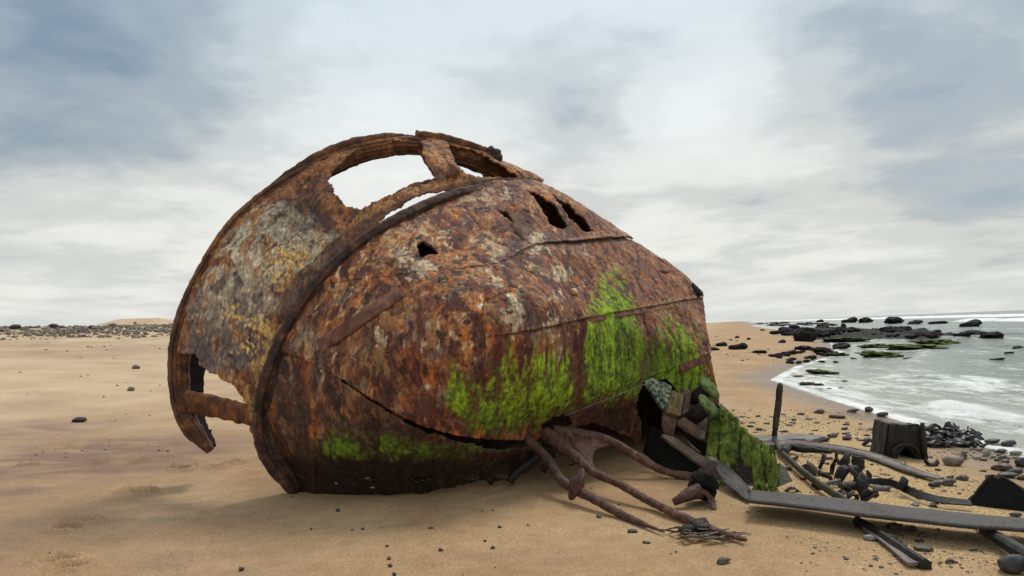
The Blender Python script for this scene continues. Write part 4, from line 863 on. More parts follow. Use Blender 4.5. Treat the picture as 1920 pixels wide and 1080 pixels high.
# kelp at the end of the long arm
r = thing('seaweed_clump', G(1310, 1005), 'clump of brown seaweed strands under the tip of the long bracket arm', 'seaweed')
rs = random.Random(4)
for i in range(16):
    x0, y0 = 1300 + rs.uniform(-25, 22), 1000 + rs.uniform(-9, 8); ln = rs.choice([40, 60, 90, 120]); ang = rs.uniform(-.1, .45) if i % 3 else math.pi + rs.uniform(-.3, .2)
    if i % 3 == 0: ln *= .45
    pts = [(x0 + ln * t_ * math.cos(ang), y0 + ln * t_ * .45 * math.sin(ang) + 3 * math.sin(t_ * 5 + i), .03 + .05 * max(0, .5 - t_)) for t_ in (0, .3, .6, 1)]
    pt = smooth_path(onground(pts), 18); v, f = sweep(pt, rect(.03, .008), scale=np.linspace(1.0, .25, 18), twist=np.linspace(0, rs.uniform(-2, 2), 18)); obj('strand', v, f, M['seaweed'], r)
for i in range(6):
    c = G(1295 + rs.uniform(-18, 22), 996 + rs.uniform(-7, 6)); bm = bmesh.new(); bmesh.ops.create_icosphere(bm, subdivisions=2, radius=.05); vv = np.array([q.co[:] for q in bm.verts]); ff = [[q.index for q in p.verts] for p in bm.faces]; bm.free()
    obj('bladder', vv * np.array([1.3, .8, .7]) * (1 + .4 * pn(vv * 22 + i, 5))[:, None] + c + np.array([0, 0, .04]), ff, M['black'], r)

# ---- fragment of deck with bollards and planks
df = thing('deck_fragment', G(1380, 925), 'broken piece of deck with two mossy bollards and a row of green planks', 'deck wreckage')
planks = [((1327, 787), (1348, 784), (1344, 858), (1322, 856)), ((1349, 782), (1369, 790), (1366, 902), (1346, 907)), ((1371, 790), (1388, 797), (1381, 867), (1369, 862)),
          ((1389, 799), (1404, 811), (1410, 864), (1389, 855)), ((1405, 812), (1422, 823), (1436, 922), (1411, 917)), ((1424, 824), (1440, 836), (1457, 916), (1439, 919)), ((1441, 838), (1450, 847), (1457, 880), (1450, 886)),
          ((1346, 765), (1364, 772), (1366, 790), (1347, 783)), ((1365, 774), (1382, 786), (1386, 797), (1367, 790))]
def pdepth(x, y): return 7.45 - (x - 1320) * 0.0058 - (y - 780) * 0.0030
for i, q in enumerate(planks):
    q = np.array(q, float); n_ = 14; rows = []
    for t_ in np.linspace(0, 1, n_):
        l = q[0] * (1 - t_) + q[3] * t_; rr = q[1] * (1 - t_) + q[2] * t_; rows.append(np.stack([l + (rr - l) * s_ for s_ in np.linspace(0.05, .95, 7)]))
    rows = np.array(rows); dj = 0.02 * math.sin(i * 2.7)
    edge = np.linspace(-1, 1, 7)[None, :]
    S = P(rows[..., 0], rows[..., 1], pdepth(rows[..., 0], rows[..., 1]) + dj * 1.2 + 0.006 * edge ** 8)
    jag = fbm(xy3(np.linspace(0, 3, 7), i * 5), 2, 621); S[-1] += np.array([0, 0, 1]) * (0.16 * jag)[:, None]; S[0] += np.array([0, 0, 1]) * (0.05 * fbm(xy3(np.linspace(0, 3, 7), i * 7 + 3), 2, 627))[:, None]
    S = S + toward(S.reshape(-1, 3)).reshape(S.shape) * (0.010 * fbm(S.reshape(-1, 3) * 16, 3, 623 + i)).reshape(n_, 7, 1)
    fcs = grid_faces(n_, 7)[:, ::-1]
    obj('plank', S.reshape(-1, 3), fcs, M['mosswood'], df, thick=.04, off=-1)
fr = MB(); rs = random.Random(17)
for i, q in enumerate(planks):
    q = np.array(q, float)
    for k in range(26 if i < 7 else 8):
        s_, t_ = rs.random(), (1.0 if k < 14 else rs.uniform(.1, 1.0)); x, y = (q[0] * (1 - t_) + q[3] * t_) * (1 - s_) + (q[1] * (1 - t_) + q[2] * t_) * s_
        p = P(x, y, pdepth(x, y) - .012); l = rs.uniform(.03, .11) if k < 14 else rs.uniform(.015, .04); w_ = rs.uniform(.006, .014); o_ = np.array([rs.uniform(-.02, .02), -rs.uniform(.0, .03), -l])
        fr.add([p + np.array([-w_, 0, .01]), p + np.array([w_, 0, .01]), p + o_ * .55 + np.array([w_ * .8, -.008, 0]), p + o_, p + o_ * .5 + np.array([-w_ * .8, -.008, 0])], [(0, 1, 2, 3, 4)])
tag(obj('weed_fringe', fr.V(), fr.f, M['mosswood'], df, smooth=False), kind='stuff')
def solid(name, pxs, nrm, th, mat, parent, bev=.006):
    v, f = prism(P(*np.array(pxs, float).T), nrm, th); o = obj(name, v, f, mat, parent, smooth=False)
    sm = o.modifiers.new('cuts', 'SUBSURF'); sm.subdivision_type = 'SIMPLE'; sm.levels = sm.render_levels = 3
    tx = bpy.data.textures.get('wear') or bpy.data.textures.new('wear', 'CLOUDS'); tx.noise_scale = .08
    dm = o.modifiers.new('wear', 'DISPLACE'); dm.texture = tx; dm.texture_coords = 'GLOBAL'; dm.strength = .02; dm.mid_level = .5
    return o
back = (0.35, -0.85, 0.4)
solid('side_girder', [(1241, 817, 7.6), (1254, 812, 7.62), (1343, 872, 7.05), (1362, 905, 6.85), (1341, 890, 6.98)], back, .05, M['brownplate'], df)
solid('grey_gusset', [(1330, 857, 7.12), (1368, 874, 6.9), (1410, 918, 6.4), (1404, 940, 6.1), (1358, 904, 6.6)], back, .03, M['greyplate'], df)
solid('timber_block', [(1249, 772, 7.5), (1262, 732, 7.6), (1283, 741, 7.55), (1276, 780, 7.45)], back, .10, M['timber'], df)
solid('channel', [(1279, 790, 7.42), (1290, 729, 7.56), (1297, 733, 7.5), (1287, 795, 7.36)], back, .12, M['brownplate'], df)
solid('back_plate', [(1290, 732, 7.58), (1330, 756, 7.6), (1322, 818, 7.36), (1283, 792, 7.46)], back, .05, M['brownplate'], df)
solid('rail_bar', [(1276, 784, 7.32), (1283, 782, 7.3), (1322, 808, 7.16), (1321, 822, 7.14), (1314, 820, 7.16), (1276, 794, 7.32)], back, .06, M['brownplate'], df)
solid('rust_web', [(1245, 778, 7.5), (1270, 786, 7.45), (1262, 816, 7.5), (1250, 812, 7.55), (1243, 795, 7.5)], back, .04, M['brownplate'], df)
solid('mossy_flap', [(1208, 714, 7.65), (1221, 709, 7.7), (1245, 716, 7.72), (1260, 726, 7.7), (1258, 738, 7.62), (1247, 770, 7.5), (1232, 750, 7.55), (1220, 730, 7.6)], back, .05, M['mossflap'], df)
solid('edge_strip', [(1344, 757, 7.75), (1352, 756, 7.78), (1388, 790, 7.5), (1384, 796, 7.45)], back, .05, M['rib'], df)
solid('backing', [(1262, 790, 7.9), (1340, 770, 7.9), (1420, 830, 7.25), (1446, 905, 6.75), (1400, 905, 6.85), (1330, 862, 7.4)], back, .03, M['iron_shade'], df)
solid('end_wedge', [(1462, 868, 6.75), (1472, 876, 6.7), (1486, 902, 6.5), (1462, 912, 6.5)], back, .05, M['bar'], df)
solid('shade_sheet', [(1222, 800, 7.75), (1262, 812, 7.7), (1350, 875, 7.25), (1312, 886, 7.3), (1245, 876, 7.5), (1208, 846, 7.75)], back, .04, M['iron_shade'], df)  # black sheet standing in for the shaded cavity below the fragment
def lathe(prof, c, ax, K=24, squash=1.0):
    rot = Vector((0, 0, 1)).rotation_difference(Vector(tuple(np.asarray(ax) / np.linalg.norm(ax)))).to_matrix(); vv = []
    for rr, h in prof:
        for k in range(K): a = 2 * math.pi * k / K; vv.append(rot @ Vector((rr * math.cos(a), rr * squash * math.sin(a), h)))
    return np.array(vv) + c, grid_faces(len(prof), K, True)
axb = 0.62 * _r + 0.62 * _u - 0.42 * _f
for (x, y, d_) in ((1330, 727, 7.5), (1328, 761, 7.3)):
    c = P(x, y, d_); v, f = lathe([(0.001, -.36), (.085, -.36), (.085, -.04), (.09, -.02)], c, axb); bo = obj('bollard', v, f, M['black'], df)
    v, f = lathe([(.085, -.035), (.125, -.025), (.145, -.008), (.144, .008), (.125, .026), (.07, .036), (.001, .040)], c, axb); v = v + (v - c) * (0.10 * fbm(v * 12, 3, 641))[:, None]; obj('cap', v, f, M['mosscap'], bo)
# thin wire from the hull to the fragment
wr = px_path([(1058, 780, 6.95), (1130, 752, 7.1), (1215, 718, 7.5)], 12); v, f = sweep(wr, circ(.003, 5)); obj('wire', v, f, M['rubstrip'], df)

# pump / stern bearing half sunk in the sand
pb = thing('shaft_bearing', G(1305, 942), 'black ringed shaft bearing with a splayed brown foot sunk in the sand', 'machine part')
axp = 0.10 * _r + 0.93 * np.array([0, 0, 1.0]) - .25 * _f + 0.22 * _r
c = P(1321, 905, 6.22)
v, f = lathe([(.001, -.12), (.12, -.12), (.13, -.08), (.13, -.04), (.105, -.035), (.105, 0), (.13, .005), (.13, .04), (.10, .05), (.095, .09), (.075, .095), (.001, .1)], c, axp); obj('collar', v, f, M['iron_shade'], pb, smooth=False)
v, f = lathe([(.05, .08), (.052, .10), (.05, .24), (.001, .24)], c, axp); obj('pipe', v, f, M['greyplate'], pb)
ft = px_path([(1312, 920, 6.12), (1294, 926, 6.1), (1276, 935, 6.08), (1262, 942, 6.08)], 20); v, f = sweep(ft, circ(.055, 12), scale=np.linspace(1.3, .62, 20), rough=.008); obj('foot', v, f, M['rod'], pb)
ft = px_path([(1308, 916, 6.12), (1324, 924, 6.08), (1334, 938, 6.05), (1339, 956, 5.95)], 20); v, f = sweep(ft, rect(.10, .03), scale=np.linspace(1.2, .4, 20), rough=.008); obj('foot', v, f, M['rod'], pb)

# ---- long riveted plate
sp_ = thing('riveted_plate', G(1600, 960), 'long flat grey steel plate with rows of rivets lying across the sand on the right', 'steel plate')
top = onground([(1412, 926), (1480, 931), (1560, 939), (1640, 950), (1720, 960), (1820, 971), (1920, 980), (2040, 994)], .10)
bot = onground([(1405, 944), (1480, 952), (1560, 962), (1640, 973), (1720, 982), (1820, 992), (1920, 998), (2040, 1010)], .14)
t_ = np.linspace(0, 7, 90); a, b = catmull(top, t_), catmull(bot, t_); k = np.linspace(0, 1, 14)[None, :, None]; S = a[:, None] * (1 - k) + b[:, None] * k
S[..., 2] += 0.035 * (k[..., 0] * (1 - k[..., 0])) * 4 + (0.007 * fbm(S.reshape(-1, 3) * 2, 2, 651) + .0015 * fbm(S.reshape(-1, 3) * 14, 2, 652)).reshape(90, 14)
S[0] += (np.array([-.05, 0, 0]) * np.abs(fbm(xy3(np.linspace(0, 4, 14), 2), 2, 655))[:, None])
obj('plate', S.reshape(-1, 3), grid_faces(90, 14)[:, ::-1], M['greyplate'], sp_, thick=.025)
bm = bmesh.new(); bmesh.ops.create_uvsphere(bm, u_segments=10, v_segments=6, radius=.022); rme = bpy.data.meshes.new('rivet'); bm.to_mesh(rme); bm.free(); rme.materials.append(M['greyplate'])
rs = random.Random(3)
for i in range(46):
    if rs.random() < .25: continue
    u = 12 + i * 1.55 + rs.uniform(-.4, .4); p = S[min(int(u), 89), (3, 9)[i % 2] + rs.choice([-1, 0, 0, 1])]
    o = bpy.data.objects.new('rivet', rme); COL.objects.link(o); o.parent = sp_; o.location = tuple(p - np.array(sp_.location) + np.array([0, 0, .014])); o.scale = (rs.uniform(.9, 1.3), rs.uniform(.8, 1.1), rs.uniform(.5, .8))

# bent upright bar
g0 = G(1455, 832)[1]
d_b = float((G(1455, 832) - CAM) @ _f)
bp = np.concatenate([P(*np.array([(1463, 718, d_b - .05), (1459, 760, d_b), (1454, 800, d_b), (1453, 822, d_b)], float).T), onground([(1464, 845), (1490, 872), (1525, 900), (1560, 924), (1592, 944)], .07)])
bp = smooth_path(bp, 90); v, f = sweep(bp, circ(.05, 12, .035), up=(0.3, -1, .1), scale=np.interp(np.linspace(0, 1, 90), [0, .01, .04, .4, 1], [.4, .8, 1.0, .8, .9]), rough=.008, seed=661)
single('bent_bar', v, f, M['bar'], 'dark bar standing upright from the sand then bending away under the long plate', 'iron bar')
# angle beam sticking out from below the plate
ab = onground([(1610, 975), (1640, 993), (1680, 1020), (1738, 1056)], .04); ab = smooth_path(ab, 40)
r = thing('angle_beam', ab[20] * np.array([1, 1, 0]), 'black angle beam poking out from under the long plate toward the viewer', 'iron beam')
v, f = sweep(ab, np.array([[-.035, -.05], [.04, -.05], [.045, .0], [.025, .03], [-.0, .035], [-.035, .01]]), rough=.008, seed=671); obj('web', v, f, M['black'], r, smooth=False)
a2_ = smooth_path(onground([(1622, 990), (1660, 1016), (1700, 1048), (1712, 1056)], .03), 40); v, f = sweep(a2_, rect(.06, .02), rough=.008, seed=673, scale=np.linspace(.6, 1.1, 40)); obj('flange', v, f, M['rubstrip'], r, smooth=False)
db = smooth_path(onground([(1846, 990), (1880, 1010), (1930, 1038), (1990, 1070)], .10), 40); v, f = sweep(db, np.array([[-.055, -.05], [.055, -.05], [.06, .01], [.03, .035], [-.04, .03], [-.06, .0]]), rough=.012, seed=681, scale=np.linspace(.6, 1.1, 40))
single('timber_beam', v, f, M['black'], 'charred looking dark beam leaning over the right end of the long plate', 'beam', smooth=False)
# frame strips half buried
s1_ = smooth_path(onground([(1424, 834), (1480, 830), (1545, 836), (1600, 845), (1650, 858), (1700, 878), (1762, 897)], .05), 80)
v, f = sweep(s1_, np.array([[-.13, -.03], [.13, -.03], [.13, .005], [.10, .028], [.06, .006], [-.08, .006], [-.10, .022], [-.13, .005]]), rough=.010, seed=691, nscale=5, scale=np.interp(np.linspace(0, 1, 80), [0, .5, 1], [1.1, .9, .45])); single('curved_strip', v, f, M['rubstrip'], 'long curved grey strip half buried behind the bent bar', 'steel strip', smooth=False)
s1_ = smooth_path(onground([(1400, 823), (1450, 821), (1500, 819), (1535, 824)], .05), 40)
v, f = sweep(s1_, np.array([[-.22, -.03], [.22, -.03], [.22, .01], [.15, .022], [-.20, .02]]), rough=.010, seed=693, nscale=4); single('flat_strip', v, f, M['rubstrip'], 'short flat grey slab of steel just behind the curved strip', 'steel strip', smooth=False)
s1_ = smooth_path(onground([(1470, 850), (1482, 838), (1500, 842), (1530, 846), (1560, 850)], .08), 30); v, f = sweep(s1_, circ(.035, 8, .05), rough=.02, seed=695, scale=np.linspace(1.2, .5, 30)); single('iron_hook', v, f, M['black'], 'small black hooked iron lying on the curved strip', 'iron hook')
s1_ = smooth_path(onground([(1620, 905), (1660, 903), (1690, 912), (1715, 924), (1760, 936), (1822, 943)], .07), 60)
r = thing('twisted_strap', s1_[30] * np.array([1, 1, 0]), 'thin twisted black strap with an upturned ear leading to the folded plate', 'iron strap')
v, f = sweep(s1_, rect(.014, .075), rough=.004, seed=697, twist=np.linspace(0, 1.2, 60)); obj('strap', v, f, M['black'], r, smooth=False)
e_ = P(np.array([1684, 1694, 1704, 1700]), np.array([915, 893, 900, 925]), np.full(4, float((s1_[30] - CAM) @ _f))); v, f = prism(e_, (0, -1, .2), .04); obj('ear', v, f, M['black'], r)
# folded triangular plate
gl, gr = G(1812, 945), G(1935, 962); dl, dr = float((gl - CAM) @ _f), float((gr - CAM) @ _f)
tp = [gl, P(1840, 912, dl + .02), P(1860, 889, dl + .05), P(1880, 893, dl + .02), P(1945, 930, dr + .05), gr + np.array([0, 0, -.03])]
r = thing('folded_plate', gl * np.array([1, 1, 0]), 'black folded triangular iron plate standing on edge at the right', 'iron plate')
v, f = prism(tp, (-.1, -1, .25), .04); corrode(obj('front_sheet', v, f, M['iron_shade'], r, smooth=False), 4, .03)
tb = [tp[2] + np.array([0, -.02, 0]), tp[3] + np.array([0, -.02, 0]), tp[4] + np.array([0, -.02, 0]), tp[4] + np.array([.15, .45, -.06]), tp[2] + np.array([.2, .40, -.10])]
v, f = prism(tb, (0, 0, 1), .03); corrode(obj('top_sheet', v, f, M['stone_brown'], r, smooth=False), 4, .03)
# square iron housing with an arch
gb = G(1697, 860); d_h = float((gb - CAM) @ _f)
hz = thing('iron_housing', gb, 'black box shaped iron housing with an arched opening near the water', 'machine part')
def hp(x, y, dd=0): return P(x, y, d_h + dd)
arch = [(1684, 866)] + [(1697 + 24 * math.cos(a), 852 - 17 * math.sin(a)) for a in np.linspace(math.pi, 0, 12)] + [(1722, 866)]
front = [(1664, 860), (1674, 794), (1692, 797), (1724, 795), (1727, 801), (1732, 864)]
outer = [hp(*q) for q in front]; 
poly = outer + [hp(*q) for q in reversed(arch)]
v, f = prism(poly, (0, -1, .1), .10); o = corrode(obj('front_wall', v, f, M['black'], hz, smooth=False), 3)
for a_, b_ in ((0, 1), (5, 4)):
    q = [outer[a_], outer[b_], outer[b_] + np.array([.05, .42, 0]), outer[a_] + np.array([.05, .42, 0])]; v, f = prism(q, (1 if a_ else -1, 0, 0), -.06); corrode(obj('side_wall', v, f, M['black'], hz, smooth=False))
q = [outer[1], outer[2], outer[4], outer[4] + np.array([.05, .42, -.02]), outer[1] + np.array([.05, .42, -.02])]; v, f = prism(q, (0, 0, 1), .06); corrode(obj('top_wall', v, f, M['bar'], hz, smooth=False))
q = [hp(1680, 866, .3), hp(1680, 805, .3), hp(1725, 805, .3), hp(1725, 866, .3)]; v, f = prism(q, (0, -1, 0), .03); obj('back_wall', v, f, M['black'], hz, smooth=False)
ar = np.array([hp(697 + 1000 + 25 * math.cos(a), 851 - 18 * math.sin(a), -.03) for a in np.linspace(math.pi, 0, 24)]); v, f = sweep(ar, circ(.022, 8), up=(0, -1, 0), rough=.006); obj('arch_rim', v, f, M['scrapiron'], hz)
for x, y0_, y1_ in ((1673, 795, 861), (1729, 793, 866)):
    v, f = sweep(np.array([hp(x, y0_, -.04), hp((x + (x + (4 if x > 1700 else -8))) / 2, (y0_ + y1_) / 2, -.04), hp(x + (6 if x > 1700 else -10), y1_, -.04)]), circ(.028, 8), up=(0, -1, 0), rough=.02); obj('flange', v, f, M['black'], hz)
# pile of weed behind it
r = thing('seaweed_pile', G(1782, 830), 'heap of black seaweed washed against the iron housing', 'seaweed')
for i in range(95):
    x0, y0 = 1740 + rs.random() ** 1.2 * 80, 836 - rs.random() * 20 - (12 if i < 22 else 0) * rs.random(); c = G(x0, min(y0 + 8, 838)); hgt = max(0, (836 - y0)) / 36 * .24 * rs.uniform(.5, 1); an = rs.uniform(-.5, 3.6)
    pt = np.array([c + np.array([math.cos(an) * .22 * q, math.sin(an) * .16 * q, hgt * (1 - q * .6) + .05 * math.sin(q * 4 + i)]) for q in np.linspace(-.6, 1, 7)]); pt[:, 2] = np.maximum(pt[:, 2], ter(pt[:, 0], pt[:, 1]))
    v, f = sweep(smooth_path(pt, 12), rect(rs.uniform(.06, .16), .012), twist=np.linspace(0, rs.uniform(-4, 4), 12), scale=np.linspace(1, .3, 12), rough=.02, seed=i, nscale=14); obj('frond', v, f, M['blackweed'], r)
# tangle of scrap
r = thing('scrap_heap', G(1595, 915), 'tangle of torn black and brown scrap iron behind the long plate', 'scrap metal')
rs = random.Random(21)
SCR = [(1540, 870, 26, .9, 'scrapiron'), (1528, 885, 22, 2.2, 'rubstrip'), (1560, 880, 30, 1.2, 'scrapiron'), (1585, 895, 36, .5, 'black'), (1605, 880, 30, 1.5, 'black'), (1600, 910, 40, .2, 'black'), (1580, 915, 30, 2.6, 'scrapiron'), (1618, 920, 34, 1.4, 'black'),
       (1632, 935, 30, .3, 'black'), (1600, 930, 26, 2.9, 'scrapiron'), (1560, 905, 34, .1, 'rubstrip'), (1645, 912, 36, 3.0, 'rubstrip'), (1570, 862, 20, 1.8, 'black'), (1625, 895, 20, .8, 'scrapiron'), (1548, 895, 24, 2.7, 'scrapiron'), (1590, 870, 24, 1.0, 'black'), (1610, 900, 30, 2.0, 'black'), (1575, 930, 26, .4, 'scrapiron')]
def shard(q_, c, sz, an):
    nu, nv = 9, 5
    U, V_ = np.meshgrid(np.linspace(-.5, .5, nu), np.linspace(-.5, .5, nv), indexing='ij')
    jag = fbm(xy3(U * 5 + q_, V_ * 5), 2, 700 + q_).reshape(U.shape); wd = rs.uniform(.25, .6) * (1 - rs.uniform(.3, .9) * np.abs(U + .5 * rs.choice([0, .5, -.5])))
    lx = sz * (U + .18 * jag); lv = sz * (V_ * wd + .10 * jag); lz = sz * (rs.uniform(-1.4, 1.4) * U ** 2 + rs.uniform(-2, 2) * V_ ** 2 + .12 * jag)
    R_ = np.array((Quaternion((0, 0, 1), rs.uniform(-.6, .6)).to_matrix() @ Quaternion((0, 1, 0), -an if an < 1.6 else math.pi - an).to_matrix() @ Quaternion((1, 0, 0), rs.uniform(.3, 1.5) if an > .02 else rs.uniform(-.3, .3)).to_matrix()))
    pt = np.stack([lx, lv, lz], -1).reshape(-1, 3) @ R_.T + c; pt[:, 2] += max(0, -.02 - (pt[:, 2].min() - c[2])); return pt, grid_faces(nu, nv)
for q_, (x, y, w_, an, mk) in enumerate(SCR):
    c = G(x, y + 8); pt, f = shard(q_, c, w_ * 1.15 * float((c - CAM) @ _f) / F, an)
    obj('metal_shard', pt, f, M[mk], r, smooth=False, thick=.014)
rs2 = random.Random(9)
for q_ in range(46):
    x, y = (rs2.uniform(1470, 1560), rs2.uniform(858, 925)) if q_ < 14 else ((rs2.uniform(1430, 1660), rs2.uniform(818, 850)) if q_ < 26 else (rs2.uniform(1640, 1880), rs2.uniform(850, 1030)))
    if 925 + (x - 1420) * .1 < y < 965 + (x - 1420) * .09: y += 60
    c = G(x, y); pt, f = shard(60 + q_, c, rs2.uniform(9, 26) * float((c - CAM) @ _f) / F, 0.0 if rs2.random() < .6 else rs2.uniform(.1, .7))
    o = obj('iron_flake', pt, f, M[rs2.choice(['black', 'scrapiron', 'rubstrip', 'stone_brown'])], None, smooth=False, thick=.012)
    tag(o, ('torn iron flake lying between the green planks and the scrap heap', 'torn iron flake lying around the curved grey strip', 'torn iron flake lying on the sand at the right')[0 if q_ < 14 else 1 if q_ < 26 else 2], 'iron flake', 'iron flakes shed by the wreck')

# ------------------------------------------------------------------ stones
def rock_mesh(name, seed, sub, amp, freq, mat, flat=0.6, facets=0.0):
    bm = bmesh.new(); bmesh.ops.create_icosphere(bm, subdivisions=sub, radius=.5); v = np.array([q.co[:] for q in bm.verts]); f = np.array([[q.index for q in p.verts] for p in bm.faces]); bm.free()
    n = v / np.linalg.norm(v, axis=1)[:, None]; d = amp * fbm(n * freq + seed * 3.1, 4, seed)
    if facets:
        rr = np.random.RandomState(seed); pl = rr.normal(size=(9, 3)); pl /= np.linalg.norm(pl, axis=1)[:, None]
        for q in pl:
            h = n @ q; d = np.where(h > .62, d - facets * (h - .62), d)
    v = v * (1 + d)[:, None]; v[:, 2] *= flat
    return make_mesh(name, v, f, mat)
STONE = {}
for mk in ('stone_dark', 'stone_brown', 'stone_tan', 'stone_grey', 'stone_red'):
    STONE[mk] = [rock_mesh('stone', 800 + i + 10 * len(STONE), 3, .28, 1.3, M[mk], .55, .5) for i in range(3)]
BEAD = [rock_mesh('pebble', 850 + i, 2, .45, 1.6, M['stone_dark'], .7, .8) for i in range(3)]
BEADR = [rock_mesh('pebble', 860 + i, 2, .45, 1.6, M['stone_brown'], .7, .8) for i in range(2)]
def place(name, me, px, py, wpx, label, cat, group=None, asp=.7, hgt=1.0, sink=.18, rz=None, water=True, par=None):
    p = G(px, py, water); d = float((p - CAM) @ _f); w = wpx * d / F
    o = bpy.data.objects.new(name, me); COL.objects.link(o); o.location = (p[0], p[1], p[2] + w * hgt * .275 * (1 - sink * 2))
    o.scale = (w, w * asp, w * hgt); o.rotation_euler = (random.uniform(-.12, .12), random.uniform(-.12, .12), random.uniform(-.35, .35) if rz is None else rz)
    return tag(o, label, cat, group)
K_ = 'stone_dark'; B_s = 'stone_brown'
NAMED = [
 (148, 791, 28, K_, 'lone flat dark stone on the open sand left of the wreck', .6), (255, 692, 16, 'stone_tan', 'rounded tan stone far up the sand, upper of two', .8), (246, 733, 17, 'stone_tan', 'rounded tan stone on the sand, lower of two', .8),
 (1185, 997, 21, K_, 'dark oval pebble in front of the bent rod tip', .6), (1212, 1018, 15, B_s, 'small brown pebble below the bent rod', .7), (1356, 1056, 34, B_s, 'flat brown stone at the bottom edge below the seaweed clump', .6),
 (1537, 775, 24, B_s, 'first brown stone in the row above the upright bar', .7), (1569, 784, 30, B_s, 'long brown stone in the row near the surf', .5), (1598, 773, 26, B_s, 'flat brown stone in the row near the surf', .5), (1628, 772, 18, K_, 'taller dark stone in the row near the surf', 1.0), (1655, 781, 24, K_, 'dark stone at the right end of the row near the surf', .7),
 (1548, 827, 24, K_, 'dark stone behind the curved strip', .7), (1587, 825, 19, K_, 'second dark stone behind the curved strip', .8), (1631, 828, 22, B_s, 'brown stone behind the curved strip beside the housing', .7),
 (1789, 873, 40, 'stone_tan', 'large rounded tan stone right of the iron housing', .75), (1805, 900, 28, B_s, 'brown stone above the folded plate', .7), (1754, 912, 30, K_, 'dark stone touching a brown one above the strap', .7), (1778, 910, 36, B_s, 'brown stone touching a dark one above the strap', .65), (1726, 894, 20, K_, 'wet dark stone at the end of the curved strip', .7),
 (1718, 930, 20, B_s, 'small stone just above the strap', .6), (1718, 949, 20, K_, 'small flat stone between the strap and the long plate', .5), (1632, 1012, 28, 'stone_grey', 'pale wet rounded pebble beside the angle beam', .75), (1731, 1031, 36, B_s, 'long dark brown stone right of the angle beam', .5),
 (1674, 990, 28, K_, 'dark stone tucked under the front edge of the long plate, left one', .6), (1709, 995, 28, B_s, 'brown stone tucked under the front edge of the long plate, right one', .6),
 (1892, 836, 30, K_, 'dark stone at the water line, right of its pair', .7), (1863, 832, 32, K_, 'dark stone at the water line, left of its pair', .6), (1876, 849, 28, B_s, 'flat brown stone just below the water line pair', .5), (1903, 853, 28, 'stone_tan', 'flat tan stone by the water line at the right edge', .5),
 (1878, 862, 22, B_s, 'brown stone at the top of the heap behind the folded plate', .7), (1881, 882, 46, B_s, 'long brown stone in the heap behind the folded plate', .55), (1904, 889, 30, K_, 'dark stone in the heap behind the folded plate', .7), (1917, 899, 24, 'stone_red', 'reddish stone at the low end of the heap', .8), (1886, 895, 38, K_, 'flat dark stone at the base of the heap', .5),
 (1918, 875, 30, K_, 'tall dark stone at the right edge of the heap', 1.1), (1883, 871, 22, 'stone_red', 'dark red stone near the top of the heap', .8), (1843, 884, 18, B_s, 'thin brown stone at the left end of the heap', .4), (1900, 1072, 58, K_, 'large black rounded stone cut by the bottom right corner', 1.1),
 (1840, 1000, 24, B_s, 'thin slab of stone under the right end of the long plate', .3), (1770, 822, 22, B_s, 'brown stone at the foot of the seaweed heap', .6), (1905, 968, 22, K_, 'dark stone between the long plate and the folded plate', .7), (1073, 873, 13, K_, 'small dark stone in the shade under the bracket', .6)]
for i, (x, y, w_, mk, lab, h) in enumerate(NAMED): place('stone', STONE[mk][i % 3], x, y, w_, lab, 'stone', 'larger stones on the beach', hgt=h * 1.25)
SPECK = [(583, 994, 6), (661, 998, 7), (679, 997, 10), (825, 1036, 12), (730, 1052, 11), (731, 1064, 11), (738, 1079, 11), (910, 1017, 8), (923, 1030, 11), (936, 990, 10), (990, 985, 6), (904, 959, 5), (923, 957, 6), (818, 955, 4), (821, 961, 4), (972, 934, 4), (1108, 916, 6), (978, 888, 7), (1267, 1035, 6), (1258, 1039, 5), (928, 1063, 4), (93, 1037, 5), (300, 723, 4), (219, 724, 5), (194, 745, 5), (868, 1076, 4), (1122, 969, 12), (632, 961, 12), (876, 920, 4), (1160, 945, 5), (451, 1069, 14), (548, 932, 4), (715, 993, 3), (508, 967, 3), (640, 940, 3), (280, 780, 4), (215, 790, 3)]
for i, (x, y, w_) in enumerate(SPECK): place('pebble', BEAD[i % 3], x, y, w_ * 1.05, 'small black pebble lying on the smooth sand around the wreck', 'pebble', 'black pebbles on the smooth sand', hgt=.9, asp=.8)
place('pebble', BEADR[0], 808, 994, 13, 'small reddish brown chip alone on the sand in front of the hull', 'pebble', hgt=.7)
place('pebble', BEADR[1], 725, 1028, 11, 'small brown chip above a column of black pebbles', 'pebble', hgt=.7)
rs = random.Random(71)
for i in range(46):
    x, y = (rs.uniform(60, 350), rs.gauss(848, 22)) if i < 24 else ((rs.uniform(0, 310), rs.uniform(640, 676)) if i < 38 else (rs.uniform(20, 310), rs.uniform(690, 800)))
    place('pebble', BEAD[i % 3] if i % 2 else BEADR[i % 2], x, y, rs.uniform(3, 8), ('dark crumb of rock on the purple stained sand at the left', 'small dark stone on the upper sand below the shingle bank', 'tiny dark stone on the pale open sand at the left')[0 if i < 24 else 1 if i < 38 else 2], 'pebble', 'dark crumbs on the left beach', hgt=.5, asp=.6)
rs = random.Random(33)
